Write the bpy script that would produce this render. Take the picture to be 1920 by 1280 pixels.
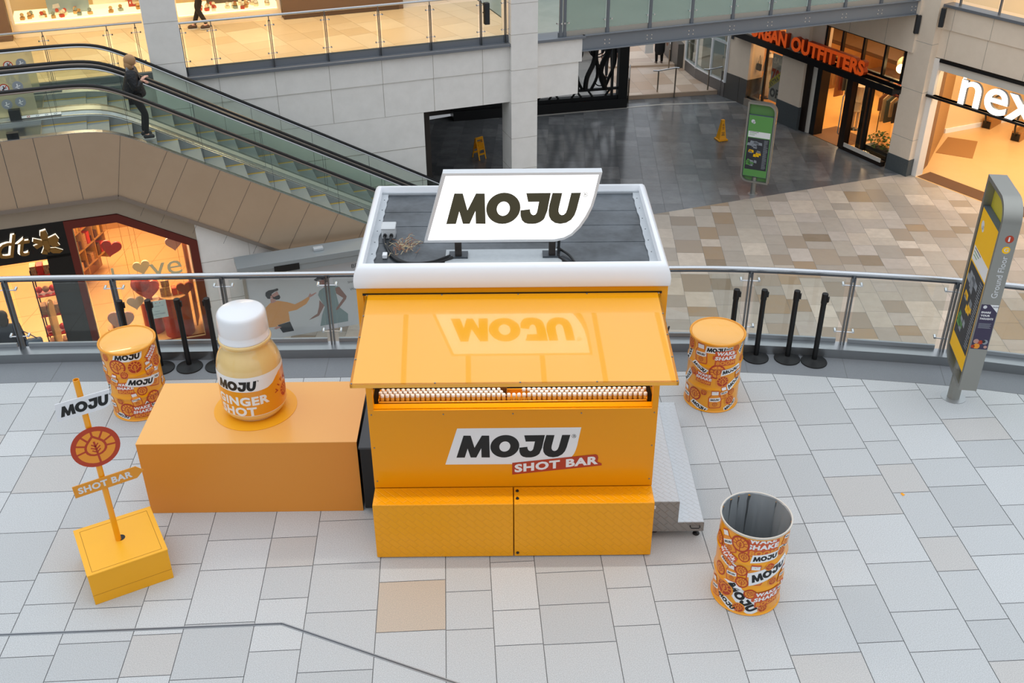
import bpy, bmesh, math, random
from math import sin, cos, pi, radians as R, sqrt, atan2
from mathutils import Vector, Matrix
from mathutils.geometry import tessellate_polygon
random.seed(7)
for o in list(bpy.data.objects): bpy.data.objects.remove(o)
SC = bpy.context.scene
COL = SC.collection
# ------------------------------------------------------------------ camera
cam = bpy.data.cameras.new('camera'); CAM = bpy.data.objects.new('camera', cam); COL.objects.link(CAM)
cam.sensor_width = 36; cam.lens = 1966.17/1920*36; cam.clip_end = 200
_p, _r, _y = .5501, -.005863, .054949
_f = Vector((sin(_y)*cos(_p), cos(_y)*cos(_p), -sin(_p)))
_r0 = Vector((cos(_y), -sin(_y), 0)); _u0 = _r0.cross(_f)
_rr = _r0*cos(_r)+_u0*sin(_r); _uu = _u0*cos(_r)-_r0*sin(_r)
CAM.matrix_world = Matrix(((_rr.x, _uu.x, -_f.x, 0), (_rr.y, _uu.y, -_f.y, 0), (_rr.z, _uu.z, -_f.z, 6.8), (0, 0, 0, 1)))
SC.camera = CAM
# ------------------------------------------------------------------ world: overcast daylight through the glazed roof
W = bpy.data.worlds.new('daylight'); SC.world = W; W.use_nodes = True
nt = W.node_tree; nt.nodes.clear()
tc = nt.nodes.new('ShaderNodeTexCoord'); sx = nt.nodes.new('ShaderNodeSeparateXYZ')
mr = nt.nodes.new('ShaderNodeMapRange'); mr.inputs[1].default_value = 0.0; mr.inputs[2].default_value = .9
rp = nt.nodes.new('ShaderNodeMix'); rp.data_type = 'RGBA'
rp.inputs[6].default_value = (.21, .22, .235, 1); rp.inputs[7].default_value = (1.20, 1.27, 1.36, 1)
bg = nt.nodes.new('ShaderNodeBackground'); bg.inputs[1].default_value = 1.0
wo = nt.nodes.new('ShaderNodeOutputWorld')
nt.links.new(tc.outputs['Generated'], sx.inputs[0]); nt.links.new(sx.outputs[2], mr.inputs[0])
nt.links.new(mr.outputs[0], rp.inputs[0]); nt.links.new(rp.outputs[2], bg.inputs[0]); nt.links.new(bg.outputs[0], wo.inputs[0])
SC.view_settings.view_transform = 'Standard'; SC.view_settings.look = 'None'
SC.view_settings.exposure = 0.34; SC.view_settings.gamma = 1
# ------------------------------------------------------------------ frames
ZL = -4.75                                   # lower mall level
A0 = R(16.4); P0 = Vector((1.315, 24.287, 0))
EX = Vector((cos(A0), sin(A0), 0)); EN = Vector((-sin(A0), cos(A0), 0))
def w(s, t, z=0): return P0+EX*s+EN*t+Vector((0, 0, z))
# ------------------------------------------------------------------ materials
def lin(c):
    if isinstance(c, str):
        c = [int(c[i:i+2], 16)/255 for i in (0, 2, 4)]
        c = [x/12.92 if x <= .04045 else ((x+.055)/1.055)**2.4 for x in c]
    return (c[0], c[1], c[2], 1)
MATS = {}
def mat(name, c='808080', rough=.5, metal=0, spec=.5, coat=0, emit=None, es=0, trans=0, ior=1.45, noise=None, bump=None, attr=None, alpha=1, coatr=.03):
    """noise=(scale, amount, second colour)   bump=(scale, strength)"""
    if name in MATS: return MATS[name]
    m = bpy.data.materials.new(name); MATS[name] = m; m.use_nodes = True
    t = m.node_tree; b = t.nodes['Principled BSDF']; I = b.inputs
    I['Base Color'].default_value = lin(c); I['Roughness'].default_value = rough; I['Metallic'].default_value = metal
    I['Specular IOR Level'].default_value = spec; I['Coat Weight'].default_value = coat; I['Coat Roughness'].default_value = coatr
    I['Transmission Weight'].default_value = trans; I['IOR'].default_value = ior
    if emit: I['Emission Color'].default_value = lin(emit); I['Emission Strength'].default_value = es
    src = None
    if attr:
        a = t.nodes.new('ShaderNodeVertexColor'); a.layer_name = attr; src = a.outputs[0]
    co = t.nodes.new('ShaderNodeTexCoord').outputs['Object']
    if noise:
        n = t.nodes.new('ShaderNodeTexNoise'); n.inputs['Scale'].default_value = noise[0]; n.inputs['Detail'].default_value = 4; n.inputs['Roughness'].default_value = .65
        t.links.new(co, n.inputs['Vector'])
        cr = t.nodes.new('ShaderNodeMapRange'); cr.inputs[1].default_value = .35; cr.inputs[2].default_value = .72; cr.inputs[4].default_value = noise[1]
        t.links.new(n.outputs[0], cr.inputs[0])
        x = t.nodes.new('ShaderNodeMix'); x.data_type = 'RGBA'; x.inputs[6].default_value = lin(c); x.inputs[7].default_value = lin(noise[2])
        if src: t.links.new(src, x.inputs[6])
        t.links.new(cr.outputs[0], x.inputs[0]); src = x.outputs[2]
    if src: t.links.new(src, I['Base Color'])
    if bump:
        n = t.nodes.new('ShaderNodeTexNoise'); n.inputs['Scale'].default_value = bump[0]; n.inputs['Detail'].default_value = 3
        t.links.new(co, n.inputs['Vector'])
        bb = t.nodes.new('ShaderNodeBump'); bb.inputs['Strength'].default_value = bump[1]; bb.inputs['Distance'].default_value = .02
        t.links.new(n.outputs[0], bb.inputs['Height']); t.links.new(bb.outputs[0], I['Normal'])
    return m
def glass(name, tint=(.93, .97, .95), refl=.12, rough=.02, a=None):
    """thin pane: mostly clear, a little mirror, faint tint"""
    if name in MATS: return MATS[name]
    m = bpy.data.materials.new(name); MATS[name] = m; m.use_nodes = True; t = m.node_tree; t.nodes.clear()
    tr = t.nodes.new('ShaderNodeBsdfTransparent'); tr.inputs[0].default_value = (*tint, 1)
    gl = t.nodes.new('ShaderNodeBsdfGlossy'); gl.inputs['Roughness'].default_value = rough; gl.inputs[0].default_value = (.9, .95, .93, 1)
    lw = t.nodes.new('ShaderNodeLayerWeight'); lw.inputs[0].default_value = .5
    fr = t.nodes.new('ShaderNodeMath'); fr.operation = 'POWER'; fr.inputs[1].default_value = 4.5; t.links.new(lw.outputs['Facing'], fr.inputs[0])
    ad = t.nodes.new('ShaderNodeMath'); ad.operation = 'MULTIPLY_ADD'; ad.inputs[1].default_value = .8; ad.inputs[2].default_value = refl*.55; ad.use_clamp = True
    mx = t.nodes.new('ShaderNodeMixShader'); o = t.nodes.new('ShaderNodeOutputMaterial')
    t.links.new(fr.outputs[0], ad.inputs[0]); t.links.new(ad.outputs[0], mx.inputs[0]); t.links.new(tr.outputs[0], mx.inputs[1]); t.links.new(gl.outputs[0], mx.inputs[2])
    last = mx
    if a:
        d = t.nodes.new('ShaderNodeBsdfDiffuse'); d.inputs[0].default_value = lin(a[1]); m2 = t.nodes.new('ShaderNodeMixShader'); m2.inputs[0].default_value = a[0]
        t.links.new(mx.outputs[0], m2.inputs[1]); t.links.new(d.outputs[0], m2.inputs[2]); last = m2
    t.links.new(last.outputs[0], o.inputs[0])
    return m
# ------------------------------------------------------------------ mesh helpers
class MB:
    def __init__(s): s.v = []; s.f = []; s.m = []; s.s = []; s.c = []
    def add(s, vs, fs, m=0, smooth=False, M=None, col=None):
        k = len(s.v)
        s.v += [tuple(M @ Vector(p)) if M is not None else tuple(p) for p in vs]
        for f in fs: s.f.append([k+i for i in f]); s.m.append(m); s.s.append(smooth); s.c.append(col)
        return s
    def box(s, x0, x1, y0, y1, z0, z1, m=0, M=None, col=None):
        return s.add([(x, y, z) for z in (z0, z1) for y in (y0, y1) for x in (x0, x1)],
                     [(0, 2, 3, 1), (4, 5, 7, 6), (0, 1, 5, 4), (2, 6, 7, 3), (0, 4, 6, 2), (1, 3, 7, 5)], m, M=M, col=col)
    def beam(s, p, q, wd, h, m=0, up=(0, 0, 1)):
        p, q = Vector(p), Vector(q); d = (q-p).normalized(); sd = d.cross(Vector(up))
        if sd.length < 1e-4: sd = d.cross(Vector((0, 1, 0)))
        sd.normalize(); u = sd.cross(d)
        a, b = sd*wd/2, u*h/2
        return s.add([p-a-b, p+a-b, p+a+b, p-a+b, q-a-b, q+a-b, q+a+b, q-a+b], [(0, 3, 2, 1), (4, 5, 6, 7), (0, 1, 5, 4), (1, 2, 6, 5), (2, 3, 7, 6), (3, 0, 4, 7)], m)
    def lathe(s, prof, n=32, m=0, c=(0, 0, 0), smooth=True, mf=None, M=None, cap=True):
        k = len(s.v); vs = []
        for r, z in prof:
            for i in range(n): a = 2*pi*i/n; vs.append((c[0]+r*cos(a), c[1]+r*sin(a), c[2]+z))
        s.v += [tuple(M @ Vector(p)) if M is not None else p for p in vs]
        for j in range(len(prof)-1):
            for i in range(n):
                i2 = (i+1) % n
                s.f.append([k+j*n+i, k+j*n+i2, k+(j+1)*n+i2, k+(j+1)*n+i]); s.m.append(mf(j) if mf else m); s.s.append(smooth); s.c.append(None)
        if cap:
            for j, rev in ((0, True), (len(prof)-1, False)):
                if prof[j][0] > 1e-4:
                    fc = [k+j*n+i for i in range(n)]
                    s.f.append(fc[::-1] if rev else fc); s.m.append((mf(min(j, len(prof)-2)) if mf else m)); s.s.append(False); s.c.append(None)
        return s
    def tube(s, pts, r, n=8, m=0, closed=False, cap=True):
        P = [Vector(p) for p in pts]; N = len(P); rr = r if isinstance(r, (list, tuple)) else [r]*N
        up = None; rings = []
        for i in range(N):
            if closed: d = (P[(i+1) % N]-P[i-1])
            else: d = (P[min(i+1, N-1)]-P[max(i-1, 0)])
            d.normalize()
            if up is None:
                up = d.cross(Vector((0, 0, 1)))
                if up.length < .1: up = d.cross(Vector((0, 1, 0)))
            up = (up-d*up.dot(d)).normalized(); sd = d.cross(up)
            rings.append([P[i]+(up*cos(2*pi*k/n)+sd*sin(2*pi*k/n))*rr[i] for k in range(n)])
        vs = [tuple(p) for rg in rings for p in rg]; fs = []
        for i in range(N if closed else N-1):
            for k in range(n):
                a, b = i*n, ((i+1) % N)*n; fs.append((a+k, a+(k+1) % n, b+(k+1) % n, b+k))
        s.add(vs, fs, m, True)
        if cap and not closed: s.add(vs[:n], [tuple(range(n))[::-1]], m); s.add(vs[-n:], [tuple(range(n))], m)
        return s
    def ball(s, c, r, n=12, m=0, sc=(1, 1, 1)):
        c = Vector(c)
        M = Matrix.Translation(c) @ Matrix.Diagonal((sc[0], sc[1], sc[2], 1))
        return s.lathe([(max(r*sin(pi*j/n), 1e-5), -r*cos(pi*j/n)) for j in range(n+1)], n*2, m, M=M, cap=False)
    def prism(s, pts, a, b, m=0, M=None, ax='z', ms=None):
        """polygon extruded; ax z: pts=(x,y); y: pts=(x,z) extruded along y; x: pts=(y,z) extruded along x"""
        f = {'z': lambda p, h: (p[0], p[1], h), 'y': lambda p, h: (p[0], h, p[1]), 'x': lambda p, h: (h, p[0], p[1])}[ax]
        n = len(pts); vs = [f(p, a) for p in pts]+[f(p, b) for p in pts]
        tri = tessellate_polygon([[Vector((p[0], p[1], 0)) for p in pts]])
        s.add(vs, [t for t in tri]+[tuple(i+n for i in t) for t in tri], m, M=M)
        s.add(vs, [(i, (i+1) % n, n+(i+1) % n, n+i) for i in range(n)], m if ms is None else ms, M=M)
        return s
    def build(s, name, mats, parent=None, loc=None, rz=0, bevel=0, seg=2, sharp=35, fix=True):
        me = bpy.data.meshes.new(name); me.from_pydata(s.v, [], s.f)
        if not isinstance(mats, (list, tuple)): mats = [mats]
        for x in mats: me.materials.append(x)
        me.polygons.foreach_set('material_index', s.m); me.polygons.foreach_set('use_smooth', s.s)
        if any(c is not None for c in s.c):
            at = me.color_attributes.new('Col', 'FLOAT_COLOR', 'CORNER'); d = []
            for p, c in zip(me.polygons, s.c):
                d += list(c or (1, 1, 1, 1))*p.loop_total
            at.data.foreach_set('color', d)
        if fix:
            bm = bmesh.new(); bm.from_mesh(me); bmesh.ops.recalc_face_normals(bm, faces=bm.faces); bm.to_mesh(me); bm.free()
        me.update()
        try: me.set_sharp_from_angle(angle=R(sharp))
        except Exception: pass
        o = bpy.data.objects.new(name, me); COL.objects.link(o)
        if parent is not None: o.parent = parent
        if loc is not None: o.location = loc
        if rz: o.rotation_euler = (0, 0, rz)
        if bevel:
            b = o.modifiers.new('bevel', 'BEVEL'); b.width = bevel; b.segments = seg; b.limit_method = 'ANGLE'; b.angle_limit = R(40); b.harden_normals = False
        return o
def thing(name, label, cat, loc=(0, 0, 0), rz=0, group=None):
    o = bpy.data.objects.new(name, None); COL.objects.link(o); o.empty_display_size = .1
    o.location = loc; o.rotation_euler = (0, 0, rz); o['label'] = label; o['category'] = cat
    if group: o['group'] = group
    return o
def tag(o, label, cat, group=None, kind=None):
    o['label'] = label; o['category'] = cat
    if group: o['group'] = group
    if kind: o['kind'] = kind
    return o
def st(o, label=None):
    o['kind'] = 'structure'
    if label: o['label'] = label
    return o
def dup(root, loc, rz=None, label=None, group=None):
    r = root.copy(); COL.objects.link(r); r.location = loc
    if rz is not None: r.rotation_euler = (0, 0, rz)
    if label: r['label'] = label
    if group: r['group'] = group
    for ch in list(root.children):
        c = ch.copy(); COL.objects.link(c); c.parent = r
        for g in list(ch.children):
            d = g.copy(); COL.objects.link(d); d.parent = c
    return r
def area(name, loc, size, power, color=(1, .72, .42), rot=(0, 0, 0), sy=None):
    l = bpy.data.lights.new(name, 'AREA'); l.energy = power; l.color = color; l.size = size
    if sy: l.shape = 'RECTANGLE'; l.size_y = sy
    o = bpy.data.objects.new(name, l); COL.objects.link(o); o.location = loc; o.rotation_euler = rot
    return o
# ------------------------------------------------------------------ flat graphics (letters, logos), wrapped onto anything
def rot2(pts, a): c, s_ = cos(a), sin(a); return [(x*c-y*s_, x*s_+y*c) for x, y in pts]
def arc(cx, cy, rx, ry, a0, a1, n=12): return [(cx+rx*cos(R(a0+(a1-a0)*i/n)), cy+ry*sin(R(a0+(a1-a0)*i/n))) for i in range(n+1)]
_txt = {}
def text_tris(s, bold=0., sx=1., shear=0., size=1.):
    """(tris, width) of the built-in font as flat triangles"""
    k = (s, bold, sx, shear, size)
    if k in _txt: return _txt[k]
    c = bpy.data.curves.new('t', 'FONT'); c.body = s; c.offset = bold; c.resolution_u = 3; c.size = 1; c.shear = shear; c.space_character = 1+max(0, bold)*2.2
    o = bpy.data.objects.new('t', c); COL.objects.link(o)
    bpy.context.view_layer.update()
    me = o.to_mesh(); me.calc_loop_triangles()
    vs = [(v.co.x, v.co.y) for v in me.vertices]; tr = [[vs[i] for i in t.vertices] for t in me.loop_triangles]
    o.to_mesh_clear(); bpy.data.objects.remove(o); bpy.data.curves.remove(c)
    xs = [p[0] for p in vs]; x0 = min(xs); x1 = max(xs); ys = [p[1] for p in vs]; y0 = min(ys); h = max(ys)-y0
    f = size/h
    tr = [[((p[0]-x0)*f*sx, (p[1]-y0)*f) for p in t] for t in tr]
    _txt[k] = (tr, (x1-x0)*f*sx); return _txt[k]
class GR:
    """list of (triangle2d, material key, layer)"""
    def __init__(s): s.t = []
    def poly(s, loops, m, layer=0):
        if loops and isinstance(loops[0][0], (int, float)): loops = [loops]
        fl = [p for l in loops for p in l]
        for a, b, c in tessellate_polygon([[Vector((p[0], p[1], 0)) for p in l] for l in loops]): s.t.append(([fl[a], fl[b], fl[c]], m, layer))
        return s
    def disc(s, cx, cy, r, m, layer=0, n=28, ry=None): return s.poly(arc(cx, cy, r, ry or r, 0, 360*(n-1)/n, n-1), m, layer)
    def line(s, pts, wd, m, layer=0):
        for (x0, y0), (x1, y1) in zip(pts, pts[1:]):
            l = math.hypot(x1-x0, y1-y0) or 1; nx, ny = -(y1-y0)/l*wd/2, (x1-x0)/l*wd/2
            ex, ey = (x1-x0)/l*wd*.3, (y1-y0)/l*wd*.3
            s.poly([(x0+nx-ex, y0+ny-ey), (x0-nx-ex, y0-ny-ey), (x1-nx+ex, y1-ny+ey), (x1+nx+ex, y1+ny+ey)], m, layer)
        return s
    def text(s, str_, x, y, size, m, layer=0, bold=.02, sx=1.2, shear=0, center=False, width=None):
        tr, wd = text_tris(str_, bold, sx, shear)
        f = size; fx = size if width is None else width/wd
        if center: x -= wd*fx/2
        for t in tr: s.t.append(([(p[0]*fx+x, p[1]*f+y) for p in t], m, layer))
        return s
    def put(s, g, x=0, y=0, sc=1, a=0, dl=0, sx=1):
        c, d = cos(a)*sc, sin(a)*sc
        for t, m, l in g.t: s.t.append(([(p[0]*sx*c-p[1]*d+x, p[0]*sx*d+p[1]*c+y) for p in t], m, l+dl))
        return s
    def mesh(s, name, mp, mats, parent, cut=None, dl=.0004, **kw):
        """mp(u,v,h)->xyz ; cut=(du,dv) grid the faces so they follow a curved surface"""
        keys = []; bm = bmesh.new()
        for t, m, l in s.t:
            if m not in keys: keys.append(m)
            try: f = bm.faces.new([bm.verts.new((p[0], p[1], l)) for p in t]); f.material_index = keys.index(m)
            except ValueError: pass
        if cut:
            xs = [v.co.x for v in bm.verts]; ys = [v.co.y for v in bm.verts]
            for ax, d, vals in ((0, cut[0], xs), (1, cut[1], ys)):
                if not d: continue
                k = math.ceil(min(vals)/d)
                while k*d < max(vals):
                    co = [0, 0, 0]; co[ax] = k*d; no = [0, 0, 0]; no[ax] = 1
                    bmesh.ops.bisect_plane(bm, geom=bm.verts[:]+bm.edges[:]+bm.faces[:], plane_co=co, plane_no=no, dist=1e-6); k += 1
        for v in bm.verts: v.co = Vector(mp(v.co.x, v.co.y, v.co.z*dl))
        me = bpy.data.meshes.new(name); bm.to_mesh(me); bm.free()
        for k in keys: me.materials.append(MATS[k])
        o = bpy.data.objects.new(name, me); COL.objects.link(o)
        if parent is not None: o.parent = parent
        return o
# ================================================================== SETTING
def jit(c, a, r=random): k = 1+r.uniform(-a, a); return (c[0]*k, c[1]*k, c[2]*k, 1)
def pave(name, x0, x1, y0, y1, ang, org, widths, lengths, cols, gap, mats, clips, z=0, thick=.3, seed=1, amt=.06, xs=None):
    """flags laid in straight columns; clips=[(point, normal to keep away)]"""
    rnd = random.Random(seed); bm = bmesh.new(); cl = bm.loops.layers.float_color.new('Col')
    ca, sa = cos(ang), sin(ang)
    T = lambda x, y: (org[0]+x*ca-y*sa, org[1]+x*sa+y*ca)
    def quad(a, b, c, d, zz, mi, col):
        f = bm.faces.new([bm.verts.new((*T(*p), zz)) for p in ((a, c), (b, c), (b, d), (a, d))]); f.material_index = mi
        for l in f.loops: l[cl] = col
    quad(x0, x1, y0, y1, z-.004, 0, (1, 1, 1, 1))
    x = x0; k = 0; xi = xs or []
    edges = [x0]
    if xs: edges = xs
    else:
        while x < x1: x += widths[k % len(widths)]*rnd.uniform(.97, 1.03); edges.append(x); k += 1
    for a, b in zip(edges, edges[1:]):
        y = y0-rnd.uniform(0, .6)
        while y < y1:
            L = rnd.choice(lengths); c = rnd.choices(cols[0], cols[1])[0]
            quad(a+gap/2, b-gap/2, y+gap/2, y+L-gap/2, z, 1, jit(lin(c), amt, rnd)); y += L
    for p, n in clips:
        bmesh.ops.bisect_plane(bm, geom=bm.verts[:]+bm.edges[:]+bm.faces[:], plane_co=(*p, 0), plane_no=(*n, 0), clear_outer=True)
    me = bpy.data.meshes.new(name); bm.to_mesh(me); bm.free()
    for m in mats: me.materials.append(m)
    o = bpy.data.objects.new(name, me); COL.objects.link(o); return st(o)
GROUT = mat('grout', '77797a', .9)
PAVE = mat('granite', 'ffffff', .62, attr='Col', noise=(130, .65, '808080'), spec=.3)
SAND = mat('sandstone', 'ffffff', .38, attr='Col', noise=(5, .35, '9a8d80'), spec=.5)
SLATE = mat('wet_slate', 'ffffff', .16, attr='Col', noise=(3, .5, '4c4d4e'), spec=.6)
STONE = mat('pale_stone', 'e8e6e2', .6, noise=(3, .35, 'd0cec9'), spec=.3)
STONE2 = mat('warm_stone', 'ecdcc8', .55, noise=(3, .35, 'dccbb6'), spec=.3)
JOINT = mat('joint', '9d978d', .8)
STEEL = mat('brushed_steel', 'b4b7ba', .32, 1)
CHROME = mat('polished_steel', 'd6d8da', .12, 1)
GREYM = mat('grey_paint', '6f757c', .4, spec=.5)
DKGREY = mat('dark_grey_metal', '4a4f55', .35, .6)
BLACK = mat('black', '0d0d0e', .45)
WHITE = mat('white_paint', 'f3f5f8', .35, noise=(6, .1, 'e6eaee'))
ZCEIL = 3.9
deckcols = (['cdd1d2', 'd4d8d9', 'c6cacb', 'cccbc8', 'd0c1ae'], [6, 6, 3, 1.5, .2])
xs = [-9.2, -8.6, -8.0, -7.0, -6.4, -5.42, -5.0, -3.95, -3.4, -2.9, -2.48, -1.88, -1.45, -.83, -.23, .18, .59, 1.21, 1.61, 2.22, 2.63, 3.23, 3.63, 4.24, 4.63, 5.23, 5.85, 6.3, 6.95, 7.4, 8.0, 8.6, 9.2]
xs = [-9.2, -8.6, -8.2, -7.6, -7.0, -6.6, -6.0, -5.0, -4.6, -3.95, -3.5, -2.9, -2.48, -1.88, -1.45, -.83, -.23, .18, .59, 1.21, 1.61, 2.22, 2.63, 3.23, 3.63, 4.24, 4.63, 5.23, 5.85, 6.3, 6.95, 7.4, 8.0, 8.6, 9.2]
# curve of the deck edge (handrail line)
EDGE = [(-9.2, 11.1), (-5.33, 11.09), (-4.06, 11.05), (-2.78, 11.01), (-1.2, 10.95), (0.6, 10.89), (2.42, 10.83), (3.42, 10.74), (4.58, 10.54), (5.69, 10.31), (6.6, 10.04), (7.6, 9.7), (9.2, 9.05)]
fl = pave('floor', -9.2, 9.2, -4, 10.9, 0, (0, 0), None, [.4, .45, .6, .6, .66], deckcols, .007, [GROUT, PAVE], [((a[0], a[1]+.1), (-(b[1]-a[1]), b[0]-a[0])) for a, b in zip(EDGE, EDGE[1:])], seed=5, amt=.018, xs=xs)
def smooth(pts, n=6):
    out = []
    for i in range(len(pts)-1):
        p = [Vector(pts[max(0, min(len(pts)-1, i+j))]) for j in (-1, 0, 1, 2)]
        for k in range(n):
            t = k/n
            out.append(tuple(.5*((2*p[1])+(p[2]-p[0])*t+(2*p[0]-5*p[1]+4*p[2]-p[3])*t*t+(3*p[1]-p[0]-3*p[2]+p[3])*t**3)))
    out.append(tuple(pts[-1])); return out
EC = smooth(EDGE, 4)
def off(pts, d):
    o = []
    for i, p in enumerate(pts):
        a = Vector(pts[max(i-1, 0)]); b = Vector(pts[min(i+1, len(pts)-1)]); t = (b-a).normalized(); o.append((p[0]-t.y*d, p[1]+t.x*d))
    return o
m = MB(); A_ = off(EC, .16); B_ = off(EC, -.56)                   # dark granite border strip
for i in range(len(EC)-1):
    m.add([(*A_[i], .004), (*A_[i+1], .004), (*B_[i+1], .004), (*B_[i], .004), (*B_[i+1], -.02), (*B_[i], -.02)], [(0, 3, 2, 1), (3, 5, 4, 2)], 0)
acc = 0; last = 0
for i in range(1, len(EC)):
    acc += math.dist(EC[i], EC[i-1])
    if acc > last+.95:
        last = acc; a, b = Vector(A_[i]), Vector(B_[i]); m.beam((*a, .005), (*b, .005), .006, .002, 1)
st(m.build('trim_1', [mat('dark_granite', '83878b', .55, noise=(150, .35, '5d6064')), GROUT]), 'dark grey granite border strip along the glass railing')
m = MB()                                                          # slab edge under the deck
for i in range(len(EC)-1):
    a, b = A_[i], A_[i+1]
    m.add([(*a, 0), (*b, 0), (*b, -.9), (*a, -.9)], [(0, 1, 2, 3)], 0)
    m.add([(*a, -.9), (*b, -.9), (b[0], -4, -.9), (a[0], -4, -.9)], [(0, 1, 2, 3)], 0)
st(m.build('trim_2', STONE))
m = MB()                                                          # steel expansion joint let into the paving
jp = [(-9.2, 6.62), (-1.645, 6.55), (1.6, 4.95), (6, 2.8)]
for a, b in zip(jp, jp[1:]): m.beam((*a, .001), (*b, .001), .03, .004, 0); m.beam((*a, .0035), (*b, .0035), .008, .002, 1)
st(m.build('trim_3', [mat('dull_aluminium', '9a9ea2', .5, .7), DKGREY]), 'aluminium expansion joint strip let into the paving')
# ---- lower mall floor: warm sandstone, then wet dark slate beyond the line under the bridge
sandc = (['a89f94', 'b3a99c', '9d8f7f', 'c2b5a6', 'a08a70', 'b8aea4', 'c9bdae', '8f7f6b'], [5, 5, 3, 3, 2, 4, 2, 1])
LP = w(0, -.45, 0); LQ = EN
pave('floor_1', -26, 22, -8, 16, R(-6), (3, 18), [.5, .64, .46], [.42, .55, .7, .85], sandc, .006, [GROUT, SAND], [((LP.x, LP.y), (LQ.x, LQ.y))], z=ZL, seed=3, amt=.1)
dk = (['757778', '6c6e70', '7d7e7f', '646668'], [3, 3, 2, 2])
pave('floor_2', -8, 16, -8, 14, R(-6), (6, 30), [.5, .64, .46], [.5, .7, .9], dk, .005, [mat('dark_grout', '262626', .5), SLATE], [((LP.x, LP.y), (-LQ.x, -LQ.y)), ((w(0, 8.55, 0).x, w(0, 8.55, 0).y), (LQ.x-.12*EX.x, LQ.y-.12*EX.y))], z=ZL, seed=9, amt=.14)
def mobj(mb, name, mats, **k): return mb.build(name, mats, loc=P0, rz=A0, **k)     # mesh given in (s,t,z) of the mall
m = MB(); m.box(-12, 12.4, -.47, -.40, ZL, ZL+.003)
# ---- upper floor slab, left of the big column
upc = (['e2cfae', 'dcc7a4', 'e6d6b8', 'd6c09c'], [3, 3, 2, 2])
E0 = w(-14, .2); E1 = w(.6, .2)
uf = pave('floor_3', -15, 3, 0, 16, A0+R(12), (P0.x+.1, P0.y+.2), [.62, .95, .62, .8], [.6, .9, 1.2], upc, .006, [mat('tile_joint', 'a08a68', .8), mat('cream_tile', 'ffffff', .32, attr='Col', noise=(2, .2, 'cdb48c'))],
          [((w(0, .12).x, w(0, .12).y), (-EN.x, -EN.y)), ((w(.55, 0).x, w(.55, 0).y), (EX.x, EX.y)), ((w(0, 7).x, w(0, 7).y), (EN.x, EN.y))], z=0, seed=4, amt=.05)
m = MB()
m.box(-14, .0, 0, .18, -.63, -.07, 0); m.box(-14, 0, .025, .2, -1.42, -.63, 0); m.box(-14, 0, .2, 6, -.35, -.03, 0)
m.box(-14, -7.6, .03, .35, -1.7, -1.42, 0); m.box(-7.6, -2.12, .03, .35, ZL, -1.42, 0)                                 # plain wall down behind the escalators
for z in (-1.42, -2.25, -3.1, -3.95): m.box(-7.6 if z < -1.5 else -14, -2.12, .027, .032, z-.006, z+.006, 1)
for i in range(12):
    s_ = -.66-i*1.19; m.box(s_-.004, s_+.004, -.003, .01, -.63, -.07, 1); m.box(s_-.004, s_+.004, .022, .03, -1.42, -.63, 1)
mobj(m, 'wall_back', [STONE, JOINT])['kind'] = 'structure'
m = MB(); m.box(-14, 0, -.1, .2, -.07, .0, 0); m.box(-14, 0, .1, .2, .0, .14, 0)
mobj(m, 'trim_4', mat('coping_metal', '767b82', .35, .3), bevel=.008)['kind'] = 'structure'
# dark service space behind the opening below the upper floor
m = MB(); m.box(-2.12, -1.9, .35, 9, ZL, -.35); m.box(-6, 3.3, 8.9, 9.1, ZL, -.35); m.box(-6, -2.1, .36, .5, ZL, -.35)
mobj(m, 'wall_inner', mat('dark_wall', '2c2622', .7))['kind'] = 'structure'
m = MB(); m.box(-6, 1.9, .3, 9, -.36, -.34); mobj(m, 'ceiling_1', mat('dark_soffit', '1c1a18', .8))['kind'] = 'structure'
# columns
def column(nm, s0, s1, t0, t1, z0, z1, mt, joints, plinth=None, lab=None):
    m = MB(); m.box(s0, s1, t0, t1, z0, z1, 0)
    for z in joints:
        m.box(s0-.002, s1+.002, t0-.002, t1+.002, z-.004, z+.004, 1)
    if plinth: m.box(s0-.02, s1+.02, t0-.02, t1+.02, z0, z0+plinth, 2)
    o = mobj(m, nm, [mt, JOINT, mat('plinth_stone', '4c5254', .45, noise=(30, .5, '5d6466'))]); return st(o, lab)
column('wall_column', 0.0, .66, -.12, .55, ZL, 6, STONE, [-3.9, -3.1, -2.3, -1.42, -.63, .2, .9, 1.8])
column('wall_column', -7.93, -7.25, -.14, .5, ZL, 6, STONE, [-1.42, -.63, .35, 1.2, 2.2])
# stub of fascia right of the big column
m = MB(); m.box(.66, 1.84, 0, .5, -.63, -.07, 0); m.box(.66, 1.77, .03, .5, -1.42, -.63, 0)
mobj(m, 'wall_stub', [STONE, JOINT])['kind'] = 'structure'
m = MB(); m.box(.66, 1.9, -.08, .5, -.07, 0, 0); mobj(m, 'trim_5', MATS['coping_metal'], bevel=.008)['kind'] = 'structure'
# upper ceilings with warm light over the shop galleries
m = MB(); m.box(-15, 0.4, .4, 9, ZCEIL, ZCEIL+.2); mobj(m, 'ceiling_2', mat('ceiling_white', 'efe6d8', .8))['kind'] = 'structure'
for i in range(4):
    q = w(-12.5+i*3.4, 2.2, ZCEIL-.05); area('gallery_light', q, 1.6, 96, (1, .74, .46), (0, 0, A0))

# glazing bars of the atrium roof, high overhead (they show as soft streaks in the glossy awning)
m = MB()
for i in range(-6, 7):
    x = i*1.85+.15*(i % 2); m.tube([(x+.15*sin(j*.9+i), -14+j*5.2, 15+3.2*sin((j+1)/12*pi)) for j in range(12)], .075, 6)
for y in (2, 14, 26, 38): m.tube([(x, y, 17.2) for x in (-12, 0, 12)], .12, 6)
st(m.build('ceiling_roof', mat('roof_bar', '7d8388', .5)))
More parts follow.
